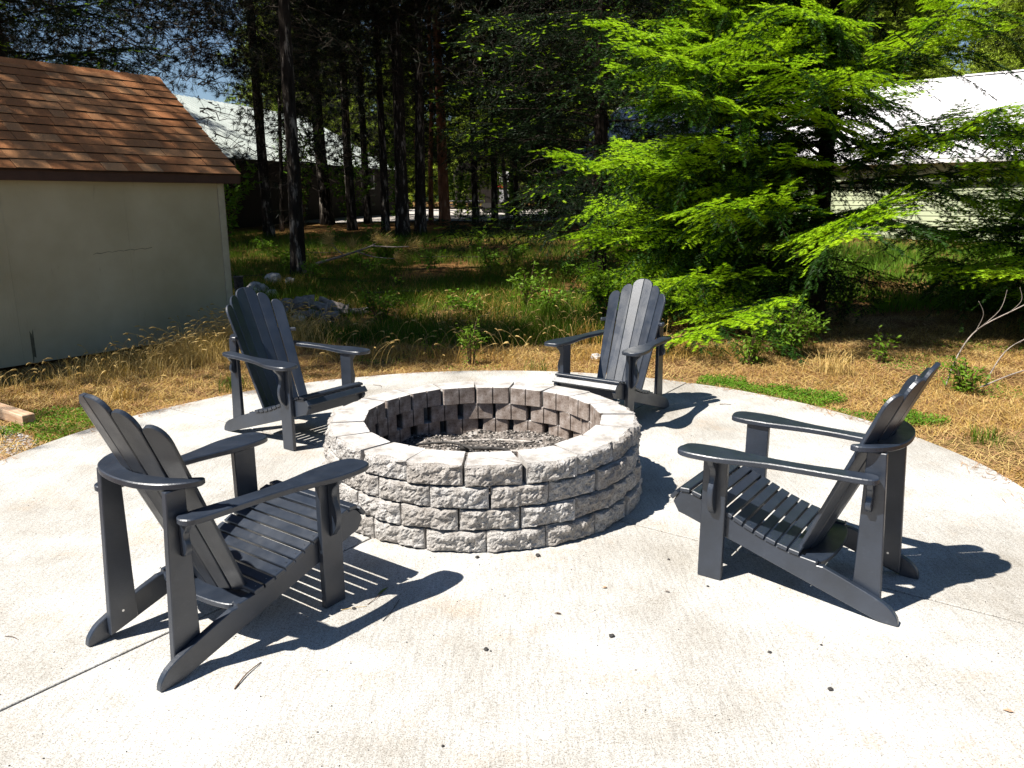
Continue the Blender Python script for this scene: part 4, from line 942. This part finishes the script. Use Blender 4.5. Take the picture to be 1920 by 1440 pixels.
# ------------------------------------------------------------------ bushes and weeds
def leafy(name, x, y, w, h, nst, nlf, ls, lb, mat='broadleaf', cat='bush', group=None, narrow=.42):
    root = empty(name, (x, y, zground(x, y)), label=lb, cat=cat, group=group); SV = []; P = []; D = []
    for i in range(nst):
        a = U(0, 6.28); L_ = h * U(.65, 1.08); sp = w * math.sqrt(random.random()); e = Vector((math.cos(a) * sp, math.sin(a) * sp, L_ * U(.6, 1)))
        pts = [Vector((math.cos(a) * .03, math.sin(a) * .03, -.03)), e * .5 + Vector((0, 0, L_ * .15)), e]; sm = smoothpath([tuple(p) for p in pts], 4)
        SV.append(tube(sm, [.006 * (1 - .7 * k / len(sm)) for k in range(len(sm))], 4, False))
        for k in range(nlf):
            t = U(.2, 1); p = Vector(sm[min(int(t * len(sm)), len(sm) - 1)]) + Vector((random.gauss(0, .035), random.gauss(0, .035), random.gauss(0, .03)))
            P.append(p); D.append(Vector((math.cos(a) + random.gauss(0, 1), math.sin(a) + random.gauss(0, 1), random.gauss(.2, .6))).normalized())
    V, F = join(SV); obj('stem', mesh('stem', V, F, M['twig'], True), root)
    P = np.array([tuple(p) for p in P]); D = np.array([tuple(p) for p in D]); n_ = len(P); nrm = unit(RNG.normal(size=(n_, 3)) * .5 + np.array([0, 0, 1.0])); s_ = unit(np.cross(nrm, D)); upv = np.cross(D, s_); L_ = RNG.uniform(.7, 1.2, n_)[:, None] * ls
    V = np.stack([P, P + D * L_ * .35 + s_ * L_ * narrow * .5 - upv * L_ * .06, P + D * L_ * .75 + s_ * L_ * narrow * .36, P + D * L_ - upv * L_ * .12, P + D * L_ * .75 - s_ * L_ * narrow * .36, P + D * L_ * .35 - s_ * L_ * narrow * .5 - upv * L_ * .06], 1).reshape(-1, 3)
    b = np.arange(n_)[:, None] * 6; F = np.concatenate([b + np.array([[0, 1, 2, 3]]), b + np.array([[0, 3, 4, 5]])])
    obj('foliage', npmesh('foliage', V, F, M[mat]), root); return root
leafy('leafy_bush', 1.25, 10.3, .50, .95, 46, 26, .075, 'light green leafy bush directly behind the far chair, left of its back')
leafy('leafy_bush', 1.75, 9.9, .4, .7, 26, 24, .07, 'low green bush between the far chair back and the lowest fir branches')
leafy('leafy_bush', 2.95, 8.25, .34, .62, 34, 30, .06, 'bright green bush at the foot of the big fir, left of its trunk')
leafy('leafy_bush', 2.45, 7.9, .22, .36, 18, 24, .05, 'small low bush on the patio side of the fir foot bush')
leafy('leafy_bush', 4.02, 6.75, .17, .33, 16, 22, .05, 'small yellow-green bush beside the bare grey branch at the right')
leafy('weed_plant', -.42, 7.95, .12, .55, 12, 26, .05, 'upright feathery green weed at the far edge of the patio', cat='weed', narrow=.2)
leafy('weed_plant', -1.75, 10.4, .3, .62, 22, 22, .07, 'pale leafy weed to the right of the rotten log heap', cat='weed')
leafy('weed_plant', .25, 11.8, .3, .7, 20, 22, .07, 'tall leafy weed in the shade in the middle of the clearing', cat='weed')
leafy('weed_plant', -4.6, 16.8, .5, .6, 24, 24, .09, 'bright green leafy plant beside the nearest pine trunk', cat='weed')
leafy('weed_plant', -3.0, 18.5, .45, .6, 22, 24, .10, 'yellow-green sunlit plant to the right of the fallen pine bough', cat='weed')
leafy('weed_plant', 3.8, 7.9, .12, .32, 6, 14, .06, 'little broad-leaved seedling behind the right chair back', cat='weed')
leafy('weed_plant', -.9, 8.3, .2, .3, 10, 16, .04, 'sparse thin weed between the feathery weed and the far left chair', cat='weed', narrow=.25)
rr_ = random.Random(2)
for x, y, h, lb in [(-7.9, 30.2, 4.6, 'young leafy tree lit green between the nearest pine and the green roof'), (-4.7, 33, 4.2, 'young leafy tree at the right end of the green roof'), (1.3, 34.5, 3.0, 'low leafy tree near the orange plywood box'), (-2.3, 35.2, 3.0, 'low leafy tree behind the picnic table'), (-6.1, 30.4, 3.2, 'slender leafy tree left of the pine by the house window'), (-.2, 37.5, 3.4, 'leafy tree between the slim leaning pines'), (-8.4, 23.5, 2.6, 'leafy sapling under the roof end of the green roofed house')]:
    leafy('young_tree', x, y, 1.0, h, 26, 46, .16, lb, 'clover', 'tree')
for i in range(34):
    y = rr_.uniform(10.5, 25); x = rr_.uniform(-.33, .25) * y
    leafy('weed_plant', x, y, .3, rr_.uniform(.3, .6), 12, 18, .075, 'leafy weed growing among the grass of the clearing', 'clover', 'weed', 'weeds in the clearing')
for i in range(16):
    y = rr_.uniform(10.8, 16); x = rr_.uniform(.32, .72) * y
    leafy('weed_plant', x, y, .4, rr_.uniform(.4, .8), 16, 20, .085, 'tall leafy weed in the sunlit grass beyond the big fir', 'clover', 'weed', 'weeds beyond the big fir')

# ------------------------------------------------------------------ deadwood, rocks, stub
def branchy(name, segs_, lb, mat='deadwood', cat='branch'):
    V, F = join([tube(smoothpath(s, 5), [r0 + (r1 - r0) * k / (5 * (len(s) - 1)) for k in range(5 * (len(s) - 1) + 1)], 6) for s, r0, r1 in segs_])
    return obj(name, mesh(name, V, F, M[mat], True), label=lb, cat=cat)
bx, by = 3.95, 6.95
branchy('dead_branch', [
 ([(bx, by, -.05), (bx + .08, by, .25), (bx + .26, by + .05, .48), (bx + .62, by + .1, .66), (bx + 1.0, by + .1, .86)], 0.0072, 0.0042),
 ([(bx + .24, by + .05, .46), (bx + .26, by, .62), (bx + .20, by, .74)], 0.0036, 0.0014), ([(bx + .26, by + .05, .48), (bx + .40, by, .66), (bx + .44, by, .84)], 0.0036, 0.0014),
 ([(bx + .52, by + .08, .61), (bx + .58, by, .74), (bx + .55, by, .86)], 0.0030, 0.0014), ([(bx + .7, by + .1, .70), (bx + .86, by, .74), (bx + 1.0, by, .75)], 0.0030, 0.0014),
 ([(bx + .3, by - .1, .02), (bx + .5, by, .28), (bx + .72, by, .42), (bx + 1.1, by + .05, .52)], 0.0054, 0.0028), ([(bx + .62, by, .36), (bx + .76, by, .50), (bx + .86, by, .62)], 0.0030, 0.0014),
 ([(bx + .2, by - .2, .0), (bx + .6, by - .1, .12), (bx + 1.1, by, .20)], 0.0072, 0.0042)], 'bare forked grey branch sticking up at the right edge')
# rotten log heap
lh = empty('log_heap', (-2.85, 11.2, zground(-2.85, 11.2)), label='heap of broken weathered logs behind the far left chair', cat='logs')
for i, (x0, y0, z0, x1, y1, z1, r) in enumerate([(-.55, 0, .18, .0, .1, .26, .12), (.0, .0, .16, .62, .05, .10, .10), (-.3, -.15, .06, .5, -.2, .05, .07), (.1, .12, .3, .55, .0, .16, .05), (-.15, -.05, .28, .25, -.1, .14, .05), (.45, .15, .05, 1.0, .2, .08, .06)]):
    P0 = Vector((x0, y0, z0)) * .8; P1 = Vector((x1, y1, z1)) * .8; r *= .8; pts = [P0.lerp(P1, t) + Vector((0, 0, .03 * noise.noise(Vector((t * 4, i, 0))))) for t in np.linspace(0, 1, 9)]
    V, F = tube(pts, [r * (1 + .35 * noise.noise(Vector((k * .9, i * 3, 2)))) for k in range(9)], 9); part('log', (V, F), lh, M['deadwood'])
for i in range(9):
    a = U(-.5, .5); x = U(-.4, .5); V, F = tube([(x, -.12, U(.1, .25)), (x + U(-.1, .1), -.3, U(-.02, .1)), (x + U(-.2, .2), -.4, -.03)], [.014, .01, .005], 5); part('root_splinter', (V, F), lh, M['deadwood'])
for i, (x, y, r, lb) in enumerate([(-4.62, 15.3, .17, 'pale rounded rock at the foot of the nearest pine'), (-4.25, 15.1, .10, 'small flat rock just right of the pale rock by the nearest pine'), (-4.45, 13.7, .17, 'pale rock beside the black post stub at the shed corner'), (-4.1, 13.4, .11, 'low flat rock farther right of the black post stub'), (-3.0, 10.9, .1, 'grey stone against the log heap'), (.9, 8.2, .06, 'small pale stone under the right arm of the far chair')]):
    obj('rock', lump('rock', r, i * 4.1, M['pale_rock'], 3, .75, .35), None, (x, y, zground(x, y) + r * .35), (0, 0, i), label=lb, cat='rock')
V, F = join([tube([(0, 0, -.1), (0, 0, .30)], [.075, .075], 16), tube([(0, 0, .30), (0, 0, .33)], [.088, .085], 16)])
part('post_stub', (V, F), None, M['char'], loc=(-4.62, 13.3, zground(-4.6, 13.3)), label='short black capped post stub just right of the shed corner', cat='post')
# fallen pine bough with pale needles
segs_ = [([(-4.3, 17.3, .25), (-3.7, 17.5, .42), (-3.1, 17.6, .62), (-2.9, 17.7, .78)], .03, .012), ([(-3.7, 17.5, .42), (-3.9, 17.4, .62), (-3.95, 17.4, .82)], .015, .006), ([(-3.1, 17.6, .62), (-2.6, 17.5, .60), (-2.1, 17.5, .62)], .018, .008), ([(-3.4, 17.5, .5), (-3.0, 17.3, .4), (-2.4, 17.2, .36)], .014, .006)]
bo = empty('pine_bough', (0, 0, 0), label='fallen pine bough with pale needle sprays lying right of the nearest pine', cat='branch')
V, F = join([tube(smoothpath(s, 5), [r0 + (r1 - r0) * k / (5 * (len(s) - 1)) for k in range(5 * (len(s) - 1) + 1)], 6) for s, r0, r1 in segs_]); obj('limb', mesh('limb', V, F, M['deadwood'], True), bo)
P = []; D = []
for c_, dd in (((-3.95, 17.4, .78), (-.6, 0, .5)), ((-3.9, 17.3, .7), (-.9, 0, .1)), ((-3.0, 17.6, .75), (.8, 0, .4)), ((-2.8, 17.6, .72), (.9, 0, .1)), ((-2.2, 17.5, .62), (.7, 0, .2)), ((-2.5, 17.2, .4), (.8, 0, 0)), ((-3.5, 17.5, .62), (-.2, 0, .9))):
    for k in range(110): P.append(np.array(c_) + RNG.normal(0, .05, 3)); D.append(unit(np.array(dd) + RNG.normal(0, .45, 3)))
V = needles(np.array(P), np.array(D), .24, .008, .3); obj('needle_spray', npmesh('needle_spray', V, np.arange(len(V)).reshape(-1, 3), M['grass_bleach']), bo)
# sticks lying in the clearing
for i, (x, y, a, L_) in enumerate([(-5.4, 15.7, .3, 1.3), (-3.2, 15.0, -.4, 1.4), (-2.0, 13.2, .2, 1.0), (1.0, 13.4, .1, 1.3), (-1.2, 19.0, .15, 2.0), (-4.8, 20, -.1, 1.8)]):
    pts = [(x + math.cos(a) * L_ * (t - .5), y + math.sin(a) * L_ * (t - .5), zground(x, y) + .08 + .05 * noise.noise(Vector((t * 3, i, 0)))) for t in (0, .3, .6, 1)]
    stick('fallen_stick', pts, .014, M['dead_twig'], ['grey fallen stick left of the nearest pine', 'fallen stick slanting in front of the fallen bough', 'short fallen stick in the half shade before the clearing grass', 'fallen stick in the shade left of the leafy bush', 'long fallen stick at the back of the clearing', 'long fallen stick left of the back of the clearing'][i], 'stick', 'sticks lying in the clearing')

# ------------------------------------------------------------------ small things lying on the patio
def on(x0, y0, x1, y1, r, lb, mat='twig', mid=(0, 0), name='twig', cat='twig'):
    mx, my = (x0 + x1) / 2 + mid[0], (y0 + y1) / 2 + mid[1]; stick(name, [(x0, y0, r), (mx, my, r + .004), (x1, y1, r)], r, M[mat], lb, cat)
def leafm(name, x, y, L_, w, a, mat, lb):
    V = [(-L_ / 2, 0, .003), (-.1 * L_, w / 2, .007), (.2 * L_, w / 2, .006), (L_ / 2, 0, .004), (.2 * L_, -w / 2, .006), (-.1 * L_, -w / 2, .007)]
    obj(name, mesh(name, V + [(p[0], p[1], p[2] + .0012) for p in V], [[5, 4, 3, 2, 1, 0], [6, 7, 8, 9, 10, 11]] + [[i, (i + 1) % 6, 6 + (i + 1) % 6, 6 + i] for i in range(6)], M[mat]), None, (x, y, 0), (0, 0, a), label=lb, cat='leaf')
on(-.954, 2.376, -.912, 2.535, .0028, 'thin brown twig on the concrete below the tail of the near left chair', 'twig', (-.006, .004))
on(-.600, 2.950, -.548, 3.085, .0018, 'thin stalk lying in the light patch within the near left chair shadow', 'twig', (.01, 0))
leafm('green_sprig', -.555, 3.06, .075, .010, 1.1, 'broadleaf', 'little green sprig lying in the light patch of the near left chair shadow')
on(-.516, 2.820, -.474, 2.995, .0016, 'thin dark needle lying across the edge of the near left chair shadow', 'char', (.008, .0))
on(-1.955, 2.715, -1.885, 2.688, .0014, 'tiny forked pine needle at the left edge of the concrete', 'twig', (0, .004))
on(-.70, 2.905, -.60, 2.935, .0014, 'pale thin needle lying beside the pebble in the light patch', 'grass_bleach')
on(-.918, 6.719, -.713, 6.698, .003, 'thin twig on the far side of the patio behind the fire pit', 'twig', (.02, .03))
on(-1.252, 6.885, -1.166, 6.79, .0025, 'short bent twig on the far side of the patio behind the far left chair', 'twig', (.03, 0))
on(1.69, 6.17, 1.78, 6.16, .003, 'short twig by the shadow of the far chair', 'twig')
on(.2, 6.9, .42, 6.88, .002, 'pale thin stalk on the patio beyond the fire pit', 'grass_bleach')
def peb(x, y, r, lb, mat='dark_stone', name='pebble', fl=.7): obj(name, lump(name, r, x * 7 + y, M[mat], 2, fl, .4), None, (x, y, r * fl * .6), (0, 0, x * 9), label=lb, cat='pebble')
peb(-.10, 2.614, .009, 'dark pebble below the middle of the fire pit on the open concrete'); peb(-.082, 2.605, .004, 'tiny dark pebble touching the right side of the pebble below the fire pit')
peb(-.65, 2.916, .008, 'dark pebble in the light patch within the near left chair shadow')
peb(.381, 2.703, .011, 'roundest black pebble right of the middle on the open concrete')
peb(.951, 2.592, .007, 'small dark pebble below the front leg of the right chair'); peb(1.086, 2.366, .009, 'dark pebble nearest to the bottom edge at the right')
peb(.846, 3.10, .006, 'small pebble in front of the foot of the right chair'); peb(1.161, 2.641, .005, 'tiny pebble under the long rail of the right chair')
peb(-1.281, 3.062, .005, 'tiny pebble between the rear legs of the near left chair'); peb(-.215, 2.086, .005, 'tiny pebble at the bottom edge of the picture')
peb(.12, 3.40, .012, 'dark pebble touching the lowest course of the fire pit', 'dark_stone'); peb(-.165, 3.385, .010, 'brown pebble at the foot of the middle front block', 'char')
peb(.727, 3.36, .006, 'small pebble between the fire pit and the right chair')
leafm('bark_chip', .398, 3.088, .022, .012, .2, 'timber', 'small reddish bark chip on the concrete in front of the fire pit'); leafm('bark_chip', .183, 2.87, .03, .008, -.1, 'twig', 'dark narrow bark chip lower left of the reddish one')
leafm('dry_leaf', 1.62, 2.247, .03, .013, -.5, 'timber', 'small dry curled leaf at the right border of the concrete'); leafm('bark_chip', .66, 3.05, .024, .008, -.3, 'deadwood', 'pale bark chip left of the front foot of the right chair')
obj('paint_spot', mesh('paint_spot', [(.101 + (.018 + .006 * math.sin(a * 3)) * math.cos(a), 2.134 + (.024 + .006 * math.cos(a * 2)) * math.sin(a), .0015) for a in np.linspace(0, 2 * PI, 22)[:-1]], [list(range(21))], M['white_paint']), patio)
def grit():
    while True:
        y = U(1.9, 7.2); x = U(-.75, .75) * y
        if math.hypot(x - PC[0], y - PC[1]) < 3.05 and math.hypot(x - PX[0], y - PX[1]) > .95: return x, y, .001
scatter_stuff('grit', (.0012, .0032), 420, grit, M['dark_stone'], label='tiny dark crumbs scattered over the concrete', cat='grit', kind='stuff')
def edgep():
    while True:
        a = U(-.4, PI + .6); r = 3.14 + random.gauss(-.02, .06); x, y = PC[0] + r * math.cos(a), PC[1] + r * math.sin(a)
        if nz(x, y, 3, 1) > -.1: return x, y
litter('edge_needles', 1500, edgep, (.03, .08), .003, M['needle_litter'], lambda a, b: .004, label='fallen pine needles blown onto the rim of the patio', cat='pine needles')
